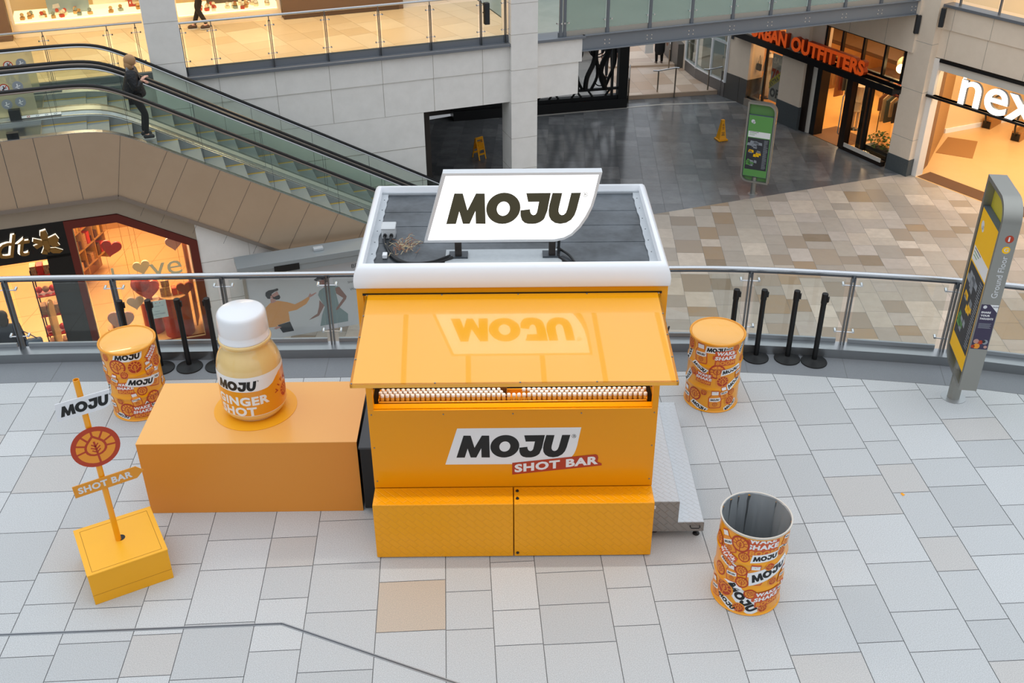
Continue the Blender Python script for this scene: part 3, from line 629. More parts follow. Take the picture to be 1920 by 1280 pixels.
# ================================================================== DRUMS
DRUM = mat('drum_orange', 'f2a10c', .3, coat=.4, coatr=.1)
def drum_r(z):
    r = .293
    for zc in (.30, .585): r += .0105*math.exp(-((z-zc)/.018)**2)
    return r
def drum(name, label, x, y, stk, lid, rz=0):
    f = atan2(-y, -x)
    D = thing(name, label, 'drum', (x, y, 0), f)
    zs = [.012+i*(.865-.012)/70 for i in range(71)]
    prof = [(.285, 0), (.300, .002), (.303, .010), (.297, .016)]+[(drum_r(z), z) for z in zs if .02 < z < .862]+[(.297, .868), (.303, .874), (.303, .884), (.298, .888)]
    if lid: prof2 = prof+[(.290, .884), (.283, .872), (.0001, .870)]
    else: prof2 = prof+[(.292, .884), (.288, .86), (.286, .02), (.0001, .02)]
    m = MB(); m.lathe(prof2, 72, 0, cap=False, mf=(None if lid else (lambda j: 1 if j > len(prof) else 0))); m.build('body', [DRUM, mat('bare_steel', '8b8f92', .35, .8)], D, sharp=60)
    if lid:
        m = MB(); m.lathe([(.2825, .8735), (.2825, .880), (.275, .882), (.262, .876), (.0001, .8765)], 72); m.build('lid', mat(name+'_lid', 'f8b12c' if lid == 1 else 'f9b54a', .22 if lid == 2 else .32, coat=.6 if lid == 2 else .2), D)
        m = MB(); m.lathe([(.298, .862), (.306, .866), (.307, .884), (.300, .892), (.290, .888)], 72, cap=False); m.build('rim_ring', DRUM, D)
    else:
        m = MB(); n = 60; random.seed(2); rows = [(.296, .893, .0), (.286, .885, .004), (.278, .80, .014), (.268, .6, .024), (.262, .40, .026), (.258, .2, .024), (.235, .06, .02), (.0001, .045, 0)]
        offs = [random.uniform(-1, 1) for _ in range(n)]; v = []
        for r, z, a in rows: v += [((r+a*offs[i])*cos(2*pi*i/n), (r+a*offs[i])*sin(2*pi*i/n), z) for i in range(n)]
        m.add(v, [(j*n+i, j*n+(i+1) % n, (j+1)*n+(i+1) % n, (j+1)*n+i) for j in range(len(rows)-1) for i in range(n)], 0, True)
        m.build('bin_liner', mat('grey_liner', '94999c', .25, spec=.6, coat=.3), D)
        m = MB(); m.lathe([(.291, .893), (.303, .895), (.304, .880), (.300, .872)], 60, cap=False); m.build('liner_cuff', mat('liner_cuff', 'cfc9be', .3, spec=.6), D)
    G_ = GR()
    for i, (k, u, v, sz, rot) in enumerate(stk):
        b = (i % 5)*8
        if k in 'mM': g, sc, cx, cy = MP, sz/4.97, 2.1, .5
        elif k == 'b': g, sc, cx, cy = BS, sz/1.5, 0, .2
        elif k == 'd': g, sc, cx, cy = LD, sz*.92, 0, 0
        elif k == 'i': g, sc, cx, cy = LDi, sz*.92, 0, 0
        else: g, sc, cx, cy = WS, sz/1.1, 0, 0
        a = R(rot); G_.put(g, u-(cx*cos(a)-cy*sin(a))*sc, v-(cx*sin(a)+cy*cos(a))*sc, sc, a, dl=b)
    def mp(u, v, h):
        v = min(max(v, .022), .858); r = drum_r(v)+.0012+h; t = u/.295; return (r*cos(t), r*sin(t), v)
    G_.mesh('sticker_wrap', mp, None, D, cut=(.02, .014), dl=.00012)
    return D
drum('open_drum', 'open orange steel drum used as a bin with a grey liner, covered in stickers', 2.436, 6.682, BA, 0)
drum('lidded_drum', 'orange stickered drum with pale lid standing by the black queue posts on the right', 2.792, 9.699, BB, 2)
drum('lidded_drum', 'orange stickered drum with yellow lid behind the long plinth on the left', -3.647, 9.952, BC, 1)
# ================================================================== PLINTH + GIANT BOTTLE
PN = thing('display_plinth', 'long low orange plinth carrying the giant bottle, left of the kiosk', 'plinth', (-3.104, 8.087, 0), R(-2.6))
m = MB(); m.box(0, 2.073, 0, .012, .002, .838); m.build('front_board', mat('plinth_front', 'dd9038', .42, spec=.4, noise=(2, .1, 'd48830')), PN)
m = MB(); m.box(0, .012, .012, 1.02, .002, .838, 0); m.box(2.061, 2.073, .012, 1.02, .002, .80, 1); m.box(0.012, 2.061, 1.008, 1.02, .002, .838, 0); m.build('side_board', [MATS['plinth_front'], BLACK], PN)
m = MB(); m.box(-.001, 2.076, -.002, 1.024, .838, .846); m.build('top_board', mat('plinth_top', 'f3b45e', .3, spec=.5, coat=.3, coatr=.15), PN)
m = MB(); m.box(2.0, 2.074, .02, 1.0, .80, .8375, 0); m.build('edge_strip', DKGREY, PN)
GB = thing('giant_bottle', 'giant ginger shot bottle with white cap standing on the orange plinth', 'bottle', (-2.063, 8.628, .846), atan2(-8.628, 2.063))
m = MB(); m.lathe([(.392, 0), (.403, 0.002), (.403, .004), (.0001, .004)], 80, cap=False); m.build('base_disc', mat('disc_yellow', 'f8ae1c', .4), GB)
BO = mat('bottle_cream', 'e8c987', .12, spec=.6, coat=1, coatr=.02, noise=(2.5, .5, 'e0b96c'))
Z0 = .846
prof = [(.0001, .012), (.235, .012), (.262, .02), (.288, .045), (.304, .085), (.309, .13), (.311, .3), (.311, .5), (.306, .56), (.294, .615), (.272, .67), (.248, .715), (.232, .745), (.224, .768), (.226, .785), (.242, .795), (.250, .806), (.249, .82), (.238, .83), (.225, .832)]
m = MB(); m.lathe(prof, 96, 0); m.build('bottle_body', BO, GB, sharp=70)
m = MB(); m.lathe([(.24, .004), (.25, .008), (.25, .013), (.2, .013)], 72); m.build('clear_foot', mat('clear_foot', 'f0e6cc', .1, coat=1), GB)
m = MB(); m.lathe([(.226, .828), (.237, .834), (.237, .852), (.2335, .856), (.2345, .90), (.233, .905), (.2345, .91), (.2305, 1.055), (.226, 1.078), (.215, 1.098), (.198, 1.107), (.0001, 1.111)], 96); m.build('cap', mat('cap_gloss', 'e9ecef', .25, coat=.5), GB, sharp=60)
RB = .3118
def bw(u, v, h, r=RB):
    # label follows the body profile
    z = v-Z0; r = .3118 if z < .5 else .3118-(z-.5)*.09
    if z < .12: r = .3118-(.12-z)*.05
    t = u/.311; return ((r+h)*cos(t), (r+h)*sin(t), z)
G_ = GR(); n = 40
top = [(-.97+i*1.94/n, 1.386) for i in range(n+1)]
G_.poly([(-.97, .95)]+[(-.97+i*1.94/n, .95) for i in range(1, n+1)]+top[::-1], 'g_white', 1)
G_.poly([(-.9, .955), (.62, .955), (.62, 1.34), (.36, 1.345), (.30, 1.335), (.25, 1.305), (.20, 1.262), (.14, 1.235), (.05, 1.228), (-.9, 1.228)], 'bottle_orange' if mat('bottle_orange', 'e6960f', .3, coat=.6) else '', 2)
G_.put(MJ, -.375, 1.243, .104, dl=3, sx=.96)
G_.text('GINGER', -.41, 1.072, .10, 'g_white', 4, bold=.045, width=.55); G_.text('SHOT', -.385, .955, .10, 'g_white', 4, bold=.045, width=.39)
G_.put(LDi, .36, 1.10, .085, dl=3)
for i, ch in enumerate('VITALITY'):
    a = R(160-i*26); x, y = .36+.13*cos(a), 1.10+.13*sin(a); tg = GR().text(ch, 0, -.5, .045/.045, 'g_red', 1, bold=.04, center=True)
    G_.put(tg, x, y, .042, a-pi/2, dl=6)
G_.mesh('label', bw, None, GB, cut=(.02, .03), dl=.0003)
# ================================================================== SIGNPOST
SP = thing('signpost', 'yellow signpost on a square wooden base with three signboards pointing right', 'signpost', (-3.314, 6.876, 0), R(26.0))
YW = mat('yellow_wood', 'f0aa18', .4, noise=(5, .18, 'e49d10'), bump=(6, .08))
m = MB(); m.box(0, .686, 0, .667, 0, .333, 0); m.box(0.0, .686, -.002, .003, .105, .108, 1); m.build('base_box', [YW, mat('groove', 'a8720c', .6)], SP, bevel=.006)
m = MB(); m.box(-.004, .690, -.004, .671, .333, .345, 0)
for a, b in (((.045, .03), (.645, .03)), ((.045, .03), (.045, .62)), ((.645, .03), (.645, .62)), ((.045, .62), (.645, .62))): m.beam((*a, .3455), (*b, .3455), .004, .002, 1)
m.build('base_lid', [mat('yellow_top', 'f7b428', .4, noise=(5, .15, 'eeaa1c')), MATS['groove']], SP, bevel=.005)
c_, s_ = cos(R(26)), sin(R(26)); dx, dy = -3.166+3.314, 7.334-6.876
px_, py_ = dx*c_+dy*s_, -dx*s_+dy*c_
m = MB(); m.lathe([(.0001, .3462), (.042, .3462)], 20, c=(px_+.02, py_+.015, 0), cap=False); m.build('pole_hole', BLACK, SP)
m = MB(); m.lathe([(.026, .34), (.026, 2.075), (.0215, 2.075), (.0215, 1.9)], 20, c=(px_, py_, 0), cap=False); m.build('pole', DRUM, SP)
def board(nm, label, G_, outline, mt, u0, z0, roll, sc=1.0, extra=None):
    """flat board fixed to the front of the pole: local u to the right, v up, rolled about its middle"""
    MM = Matrix.Translation((px_+u0, py_-.036, z0)) @ Matrix.Rotation(-roll, 4, 'Y')
    m = MB(); m.prism(outline, -.004, .004, 0, M=MM, ax='y'); b = m.build(nm, mt, SP)
    if label: b['label'] = label
    G_.mesh('lettering' if 'emblem' not in nm else 'emblem_art', lambda u, v, h: tuple(MM @ Vector((u, -.0045-h, v))), None, b)
    if extra: extra.mesh('lettering', lambda u, v, h: tuple(MM @ Vector((u, -.0045-h, v))), None, b)
g = GR(); g.put(MJ, -.185, -.052, .098, sx=.97)
board('name_board', None, g, [(-.222, -.088), (-.205, .080), (.232, .082), (.222, -.02), (.205, -.055), (.17, -.078), (.12, -.086)], mat('board_white', 'dfe2e6', .35), 0.0, 1.842, R(1))
g = GR(); g.put(LD, 0, 0, .2)
board('emblem_board', None, g, arc(0, 0, .2, .2, 0, 355, 48), mat('board_red', 'a83218', .4), .012, 1.408, R(4))
g = GR(); g.text('SHOT BAR', -.225, -.032, .068, 'g_pale', 1, bold=.04, width=.455)
g2 = GR(); mid = min(p[0] for t, _, _ in g.t for p in t)*.44+max(p[0] for t, _, _ in g.t for p in t)*.56
g2.t = [q for q in g.t if sum(p[0] for p in q[0])/3 > mid]; g.t = [q for q in g.t if sum(p[0] for p in q[0])/3 <= mid]
board('arrow_board', None, g, [(-.262, -.06), (-.262, .062), (.272, .062), (.33, .0), (.262, -.06)], mat('board_orange', 'dc9228', .4), .012, 1.022, R(2), extra=g2)
# ================================================================== QUEUE POSTS
def queue_post(label):
    t = thing('queue_post', label, 'queue post', (0, 0, 0), 0, 'black queue posts without belts')
    m = MB(); m.lathe([(.154, 0), (.156, .006), (.153, .014), (.11, .024), (.05, .036), (.036, .048), (.0001, .05)], 40); m.build('base', mat('rubber_black', '1a1b1c', .5, spec=.4), t)
    m = MB(); m.lathe([(.031, .045), (.031, .83), (.0001, .83)], 20); m.build('post', mat('post_black2', '0e0f10', .38), t)
    m = MB(); m.lathe([(.033, .80), (.036, .805), (.036, .925), (.034, .932), (.0001, .932)], 20); m.box(.030, .052, -.016, .016, .835, .90, 0); m.build('belt_head', BLACK, t)
    return t
Q = [(3.52, 10.50, 10, 'black queue post, second from the drum in the row on the right'), (3.89, 10.45, -20, 'black queue post in the right hand row, one short of its right end'), (4.19, 10.36, -40, 'black queue post at the right end of the right hand row'), (3.20, 10.53, 0, 'black queue post half hidden behind the right stickered drum'),
     (-3.27, 10.735, 0, 'black queue post between the left stickered drum and the giant bottle, base fully in view'), (-3.60, 10.73, 0, 'black queue post just right of the left stickered drum'), (-2.93, 10.73, 170, 'black queue post half hidden behind the giant bottle'), (-3.92, 10.74, 10, 'black queue post seen behind the left stickered drum')]
qp = queue_post(Q[0][3])
for i, (x, y, a, l) in enumerate(Q):
    if i == 0: qp.location = (x, y, .004); qp.rotation_euler = (0, 0, R(a))
    else: dup(qp, (x, y, .004), R(a), l)
# ================================================================== DECK RAILING
RLT = thing('glass_railing', 'long curved glass railing with steel handrail around the edge of the deck', 'railing', (0, 11, 0))
def loc_(p, z): return (p[0], p[1]-11, z)
m = MB(); m.tube([loc_(p, 1.085) for p in EC], .028, 12); m.build('handrail', mat('satin_steel', 'c3c6c9', .22, 1), RLT)
m = MB(); m.tube([loc_(p, 1.045) for p in EC], .009, 6); m.build('rail_bar', DKGREY, RLT)
K1, K0 = off(EC, -.135), off(EC, .03); m = MB()
for i in range(len(EC)-1):
    v = [loc_(K1[i], 0), loc_(K1[i+1], 0), loc_(K1[i+1], .125), loc_(K1[i], .125), loc_(K0[i+1], .14), loc_(K0[i], .14), loc_(K0[i+1], 0), loc_(K0[i], 0)]
    m.add(v, [(0, 1, 2, 3), (3, 2, 4, 5), (5, 4, 6, 7)], 0, True)
m.build('kerb', mat('kerb_steel', 'a3a6a8', .28, .9), RLT, sharp=40)
def ec_at(x):
    for a, b in zip(EC, EC[1:]):
        if a[0] <= x <= b[0]: t = (x-a[0])/(b[0]-a[0]); return (x, a[1]+(b[1]-a[1])*t), atan2(b[1]-a[1], b[0]-a[0])
PX = [-9.1, -7.8, -6.55, -5.31, -4.06, -2.79, -1.57, -.33, .91, 2.16, 3.41, 4.57, 5.70, 6.8, 7.9, 9.0]
TW = mat('post_steel', '6e7378', .35, .8)
GLS = glass('clear_glass', (.93, .95, .94), .06)
for x in PX:
    (cx, cy), a = ec_at(x); M0 = Matrix.Translation((cx, cy-11, 0)) @ Matrix.Rotation(a, 4, 'Z')
    m = MB()
    for dx_ in (-.024, .012): m.box(dx_, dx_+.012, -.035, .035, .13, 1.04, 0, M=M0)
    m.box(-.012, .012, -.02, .02, .98, 1.07, 0, M=M0)
    po = m.build('post', TW, RLT)
    for z in (.30, .93):
        m = MB(); m.tube([tuple(M0 @ Vector((dx_, .0, z))) for dx_ in (-.11, .11)], .007, 6)
        for dx_ in (-.105, .105): m.tube([tuple(M0 @ Vector((dx_, -.005, z+.0))), tuple(M0 @ Vector((dx_, .045, z+.012)))], .016, 10)
        m.build('clamp', CHROME, po)
for xa, xb in zip(PX, PX[1:]):
    (ax_, ay_), _ = ec_at(xa+.07); (bx_, by_), _ = ec_at(xb-.07)
    m = MB(); a = Vector((ax_, ay_-11+.03, 0)); b = Vector((bx_, by_-11+.03, 0)); d = (b-a).normalized(); nn = Vector((-d.y, d.x, 0))*.006
    m.add([(*(a-nn).xy, .19), (*(b-nn).xy, .19), (*(b+nn).xy, .19), (*(a+nn).xy, .19), (*(a-nn).xy, 1.0), (*(b-nn).xy, 1.0), (*(b+nn).xy, 1.0), (*(a+nn).xy, 1.0)],
          [(0, 3, 2, 1), (4, 5, 6, 7), (0, 1, 5, 4), (1, 2, 6, 5), (2, 3, 7, 6), (3, 0, 4, 7)])
    m.build('glass_panel', GLS, RLT)
    m = MB(); m.beam((*(a.xy), .165), (*(b.xy), .165), .03, .05); m.build('glass_shoe', mat('shoe_aluminium', 'a4a9ad', .4, .8), RLT)
# ================================================================== NEAR INFORMATION TOTEM
def totem(name, label, loc, rz, main, flip=False):
    T_ = thing(name, label, 'information totem', loc, rz)
    SS = mat('totem_steel', '9b9b95', .38, .7)
    m = MB(); m.lathe([(.135, 0), (.135, .006), (.0001, .007)], 40); m.build('foot_plate', mat('plate_steel', 'b9bcbe', .35, .8), T_)
    m = MB(); m.lathe([(.068, .006), (.068, .5)], 28); m.build('post', SS, T_)
    hw, z0, z1, t = .38, .35, 2.55, .045
    def ringpts(d):
        r1 = .24-d
        return [(-hw+d, z1-d)]+[(-hw+d+r1*sin(R(a))+(2*hw-2*d)-r1, z1-d-r1+r1*cos(R(a))) for a in range(0, 91, 10)]+[(hw-d, z0+d)]+[(-hw+d+.22-d-(.22-d)*sin(R(a)), z0+d+.22-d-(.22-d)*cos(R(a))) for a in range(0, 91, 10)]
    # long axis along local -y = towards viewer for u = -y
    o_, i_ = ringpts(0), ringpts(t); n = len(o_); m = MB(); v = []
    for x in (-.092, .092): v += [(x, -p[0], p[1]) for p in o_]+[(x, -p[0], p[1]) for p in i_]
    F = []
    for i in range(n):
        j = (i+1) % n
        F += [(i, j, n+j, n+i), (2*n+i, 2*n+j, 3*n+j, 3*n+i), (i, j, 2*n+j, 2*n+i), (n+i, n+j, 3*n+j, 3*n+i)]
    m.add(v, F, 0, True); m.build('blade_frame', SS, T_, sharp=40)
    m = MB(); m.prism([(-p[0], p[1]) for p in i_], -.006, .006, 0, ax='x'); m.build('back_panel', mat('perforated_'+main, {'g_amber': 'c9bd3e', 'g_green': '5c8a4e'}[main], .5), T_)
    for sx_ in (-1,):
        m = MB(); m.box(-.08, -.012, -.325, .325, .52, 2.22, 0); c = m.build('poster_case', mat('case_slate', '525f6b', .4), T_)
        g = GR(); A = main
        g.poly([(-.315, .53), (.315, .53), (.315, 2.21), (-.315, 2.21)], A, 1)
        g.poly([(-.29, 1.62), (.29, 1.62), (.29, 1.78), (-.29, 1.78)], 'g_white', 2)
        g.poly([(-.29, .72), (.29, .72), (.29, 1.60), (-.29, 1.60)], 'g_dgrey', 2)
        random.seed(5)
        for zc, colr in ((1.42, 'g_grey'), (1.17, 'g_amber'), (.9, 'g_green')):
            for i in range(7):
                x = random.uniform(-.22, .04); z = zc+random.uniform(-.07, .07); s1 = random.uniform(.04, .09)
                g.poly([(x-s1, z-.03), (x+s1, z-.04), (x+s1*.9, z+.03), (x-s1*.7, z+.045)], colr if i % 3 else 'g_grey', 3)
        for i in range(26): g.poly([(.15, 1.55-i*.031), (.15+random.uniform(.05, .12), 1.55-i*.031), (.26, 1.562-i*.031), (.15, 1.562-i*.031)], 'g_grey', 3)
        for x, z, r_ in ((-.2, 2.05, .05), (-.17, 2.02, .035)): g.disc(x, z, r_, 'g_pale', 2)
        for i in range(3): g.poly([(-.26, 1.755-i*.04), (-.02-i*.05, 1.755-i*.04), (-.02-i*.05, 1.767-i*.04), (-.26, 1.767-i*.04)], 'g_green' if i else 'g_dgrey', 3)
        g.mesh('map_poster', lambda u, v, h: (-.0805-h, -u if not flip else -u, v), None, c)
    # writing on the narrow edge that faces the viewer
    g = GR(); g.disc(0.015, 2.17, .042, 'g_red', 1); g.text('i', .004, 2.145, .05, 'g_white', 2, bold=.03, width=.018)
    g.mesh('info_badge', lambda u, v, h: (u, -.3805-h, v), None, T_); g = GR(); g.disc(.01, 2.05, .040, 'g_amber', 1); g.text('G', .012, 2.03, .042, 'g_pale', 2, bold=.01, center=True)
    g.mesh('level_badge', lambda u, v, h: (u, -.3805-h, v), None, T_); g = GR(); tr, wd = text_tris('Ground Floor', .004, 1.0, 0)
    for t3 in tr: g.t.append(([(.045-p[1]*.062+0*p[0], 1.50+p[0]*.48/wd) for p in t3], 'g_pale', 1))
    if not flip:
        g.mesh('floor_lettering', lambda u, v, h: (u, -.3805-h, v), None, T_); g = GR(); g.poly([(-.085, .88), (.085, .88), (.085, 1.42), (-.085, 1.42)], 'g_navy', 1); g.poly([(.085, 1.42), (.085, 1.33), (.0, 1.42)], 'g_white', 2)
        g.text('WIN', .028, 1.385, .018, 'g_navy', 3, bold=.02)
        g.disc(-.045, 1.39, .02, 'g_pale', 2, 12)
        for i, tx in enumerate(('SHARE', 'YOUR', 'THOUGHTS')): g.text(tx, -.07, 1.315-i*.038, .024, 'g_white', 2, bold=.045, width=.135 if i == 2 else .095)
        for i in range(5): g.poly([(-.065, 1.19-i*.013), (.06-(i % 2)*.01, 1.19-i*.013), (.06-(i % 2)*.01, 1.195-i*.013), (-.065, 1.195-i*.013)], 'g_grey', 2)
        for x, z, r_, cc in ((-.045, .975, .028, 'g_skin'), (.0, .965, .025, 'g_red'), (.045, .97, .03, 'g_grey'), (.03, .975, .02, 'g_dgrey'), (-.03, .915, .034, 'g_orange'), (-.065, .91, .02, 'g_red'), (.06, .91, .018, 'g_skin')): g.disc(x, z, r_, cc, 2, 12)
        g.poly([(-.085, .88), (.085, .88), (.085, .885), (-.085, .885)], 'g_navy', 3)
    g.mesh('notice_poster' if not flip else 'floor_lettering', lambda u, v, h: (u, -.3805-h, v), None, T_)
    return T_
totem('information_totem', 'tall grey totem with yellow map poster standing on the pale deck at right', (5.545, 9.53, 0), R(-11.5), 'g_amber')
# ================================================================== PEOPLE
def skin(name, V_, E_, mt, parent, sub=2):
    """V_: {key:(xyz, radius or (rx,ry))}"""
    ks = list(V_); me = bpy.data.meshes.new(name); me.from_pydata([V_[k][0] for k in ks], [(ks.index(a), ks.index(b)) for a, b in E_], [])
    for mm in (mt if isinstance(mt, (list, tuple)) else [mt]): me.materials.append(mm)
    o = bpy.data.objects.new(name, me); COL.objects.link(o); o.parent = parent
    s_ = o.modifiers.new('skin', 'SKIN'); s_.use_smooth_shade = True; s_.branch_smoothing = .3
    for i, k in enumerate(ks):
        r = V_[k][1]; r = r if isinstance(r, tuple) else (r, r)
        me.skin_vertices[0].data[i].radius = r; me.skin_vertices[0].data[i].use_root = (i == 0)
    b = o.modifiers.new('sub', 'SUBSURF'); b.levels = sub; b.render_levels = sub
    return o
SKIN = mat('skin', 'd8a894', .5)
def hand(V_, E_, k, p, d, side):
    """palm and five fingers from wrist k; p wrist point, d direction of the hand"""
    p, d = Vector(p), Vector(d).normalized(); s_ = d.cross(Vector((0, 0, 1)))
    s_ = s_.normalized() if s_.length > .1 else Vector((0, 1, 0)); n_ = s_.cross(d)
    V_[k+'p'] = (tuple(p+d*.05), (.038, .018)); E_.append((k, k+'p')); V_[k+'q'] = (tuple(p+d*.09), (.038, .014)); E_.append((k+'p', k+'q'))
    for i, (o_, l) in enumerate(((-.028, .06), (-.010, .072), (.010, .068), (.028, .052))):
        a = p+d*.10+s_*o_; V_[f'{k}f{i}'] = (tuple(a), .009); V_[f'{k}g{i}'] = (tuple(a+d*l*.5-n_*.012), .008); V_[f'{k}h{i}'] = (tuple(a+d*l*.9-n_*.032), .007)
        E_ += [(k+'q', f'{k}f{i}'), (f'{k}f{i}', f'{k}g{i}'), (f'{k}g{i}', f'{k}h{i}')]
    a = p+d*.04+s_*side*.04; V_[k+'t'] = (tuple(a), .011); V_[k+'u'] = (tuple(a+d*.045+s_*side*.018-n_*.01), .009); E_ += [(k+'p', k+'t'), (k+'t', k+'u')]
def person(label, loc, rz, J, top, bottom, shoe, hair, extras=None, hair_long=.12, coat_len=None, hood=None, height=1.65, bulk=1.0):
    """J joints in metres, facing +x, left is +y; keys hip,chest,neck,head,sL,eL,hL,sR,eR,hR,kL,aL,tL,kR,aR,tR"""
    T_ = thing('person', label, 'person', loc, rz); s = height/1.7
    J = {k: tuple(c*s for c in v) for k, v in J.items()}
    V_ = {'hip': (J['hip'], (.12*s, .15*s)), 'waist': (tuple((Vector(J['hip'])*.5+Vector(J['chest'])*.5)), (.10*s, .125*s)), 'chest': (J['chest'], (.11*s, .15*s)), 'neck': (J['neck'], .05*s)}
    hd = Vector(J['head'])
    V_['jaw'] = (tuple(hd+Vector((.02, 0, -.05))*s), (.062*s, .058*s)); V_['head'] = (tuple(hd), (.092*s, .075*s)); V_['crown'] = (tuple(hd+Vector((-.01, 0, .07))*s), (.075*s, .065*s))
    V_['nose'] = (tuple(hd+Vector((.105, 0, -.015))*s), .012*s)
    E_ = [('hip', 'waist'), ('waist', 'chest'), ('chest', 'neck'), ('neck', 'jaw'), ('jaw', 'head'), ('head', 'crown'), ('head', 'nose')]
    for q in 'LR':
        V_['s'+q] = (J['s'+q], .055*s); V_['e'+q] = (J['e'+q], .042*s); V_['h'+q] = (J['h'+q], .027*s); E_ += [('chest', 's'+q), ('s'+q, 'e'+q), ('e'+q, 'h'+q)]
        hp = Vector(J['hip'])+Vector((0, (.09 if q == 'L' else -.09), -.06))*s
        V_['p'+q] = (tuple(hp), .085*s); V_['k'+q] = (J['k'+q], .056*s); V_['a'+q] = (J['a'+q], .038*s); V_['t'+q] = (J['t'+q], (.03*s, .035*s)); E_ += [('hip', 'p'+q), ('p'+q, 'k'+q), ('k'+q, 'a'+q), ('a'+q, 't'+q)]
        hand(V_, E_, 'h'+q, J['h'+q], Vector(J['h'+q])-Vector(J['e'+q])+Vector((0,0,-.05)), 1 if q == 'L' else -1)
    skin('body', V_, E_, SKIN, T_)
    # coat / jacket
    g = .022*s; hp = Vector(J['hip']); cl = coat_len or -.08
    C = {'chest': (J['chest'], (.155*s, .20*s)), 'collar': (tuple(Vector(J['neck'])-Vector((0, 0, .03))), .075*s), 'waist': (V_['waist'][0], (.165*s, .19*s)), 'hem0': (J['hip'], (.175*s, .205*s)), 'hem': (tuple(hp+Vector((0, 0, cl*s))), (.18*s, .21*s))}
    D = [('chest', 'collar'), ('chest', 'waist'), ('waist', 'hem0'), ('hem0', 'hem')]
    for q in 'LR':
        C['s'+q] = (J['s'+q], .095*s); C['e'+q] = (J['e'+q], .08*s)
        wr = Vector(J['h'+q])*.93+Vector(J['e'+q])*.07; C['h'+q] = (tuple(wr), .055*s); D += [('chest', 's'+q), ('s'+q, 'e'+q), ('e'+q, 'h'+q)]
    C = {k_: (v_[0], tuple(x_*bulk for x_ in v_[1]) if isinstance(v_[1], tuple) else v_[1]*bulk) for k_, v_ in C.items()}
    skin('jacket', C, D, top, T_)
    L = {'hip': (J['hip'], (.135*s, .165*s))}; D = []
    for q in 'LR':
        L['p'+q] = (V_['p'+q][0], .098*s); L['k'+q] = (J['k'+q], .068*s); L['a'+q] = (J['a'+q], .05*s); D += [('hip', 'p'+q), ('p'+q, 'k'+q), ('k'+q, 'a'+q)]
    skin('trousers', L, D, bottom, T_)
    for q in 'LR':
        a, t = Vector(J['a'+q]), Vector(J['t'+q]); d = (t-a); d.z = 0; d.normalize(); zf = t.z
        m = MB(); pts = [(-.07, 0, 0.03, .034), (0, 0, .045, .04), (.08, 0, .035, .042), (.16, 0, .025, .034)]
        V2 = {str(i): (tuple(a+d*p[0]*s+Vector((0, 0, -a.z+zf+(p[2]-.035)*s))), (p[3]*s*1.25, p[3]*s*1.45)) for i, p in enumerate(pts)}
        skin('shoe', V2, [('0', '1'), ('1', '2'), ('2', '3')], shoe, T_, 2)
        m.prism(arc(.045*s, 0, .125*s, .045*s, 0, 345, 22), 0, .018*s, 0, M=Matrix.Translation((a.x, a.y, zf-.045*s)) @ Matrix.Rotation(atan2(d.y, d.x), 4, 'Z')); m.build('sole', mat('sole_white', 'dcdcd8', .5), T_)
    if hair:
        m = MB(); c = hd+Vector((-.02, 0, .04))*s; m.ball(tuple(c), .118*s, 9, 0, (1, .9, 1)); c = hd+Vector((-.06, 0, -.05))*s; m.ball(tuple(c), .10*s, 8, 0, (.85, 1.0, 1.25)); m.build('hair', hair, T_)
    if hood:
        Hh = {'a': (tuple(Vector(J['neck'])+Vector((-.09, 0, -.02))*s), (.06*s, .12*s)), 'b': (tuple(Vector(J['neck'])+Vector((-.03, .09, -.02))*s), .045*s), 'c': (tuple(Vector(J['neck'])+Vector((-.03, -.09, -.02))*s), .045*s)}
        skin('hood', Hh, [('a', 'b'), ('a', 'c')], hood, T_)
    return T_
STAND = dict(hip=(0, 0, .95), chest=(0, 0, 1.28), neck=(.01, 0, 1.46), head=(.03, 0, 1.58), sL=(0, .19, 1.38), eL=(-.03, .24, 1.1), hL=(.03, .24, .86), sR=(0, -.19, 1.38), eR=(-.03, -.24, 1.1), hR=(.03, -.24, .86),
             kL=(.04, .1, .5), aL=(0, .1, .09), tL=(.12, .1, .045), kR=(.04, -.1, .5), aR=(0, -.1, .09), tR=(.12, -.1, .045))
BLK = mat('black_cloth', '15161a', .7, bump=(14, .4)); DKC = mat('dark_coat', '2c3038', .75); LEG = mat('black_leggings', '0b0b0c', .8)
Jw = dict(STAND); Jw.update(hip=(-.02, 0, .93), chest=(-.03, 0, 1.25), neck=(-.01, 0, 1.43), head=(.03, 0, 1.55), eL=(0, .26, 1.10), hL=(.15, .12, 1.14), eR=(.0, -.27, 1.08), hR=(.17, -.12, 1.22), kL=(.10, .09, .5), aL=(.02, .1, .09), tL=(.14, .1, .045), kR=(.12, -.09, .50), aR=(.06, -.1, .09), tR=(.18, -.1, .045))
person('woman in a black puffer jacket with grey hood and leggings riding the escalator down', w(-8.32, -2.4, -.37), A0, Jw, mat('puffer_black', '14171b', .45, bump=(22, .9)), LEG, mat('sneaker', '2b2b2d', .6), mat('blonde_hair', 'a8835c', .6), hood=mat('grey_hood', '7f858c', .8), coat_len=-.10, height=1.6, bulk=1.22)
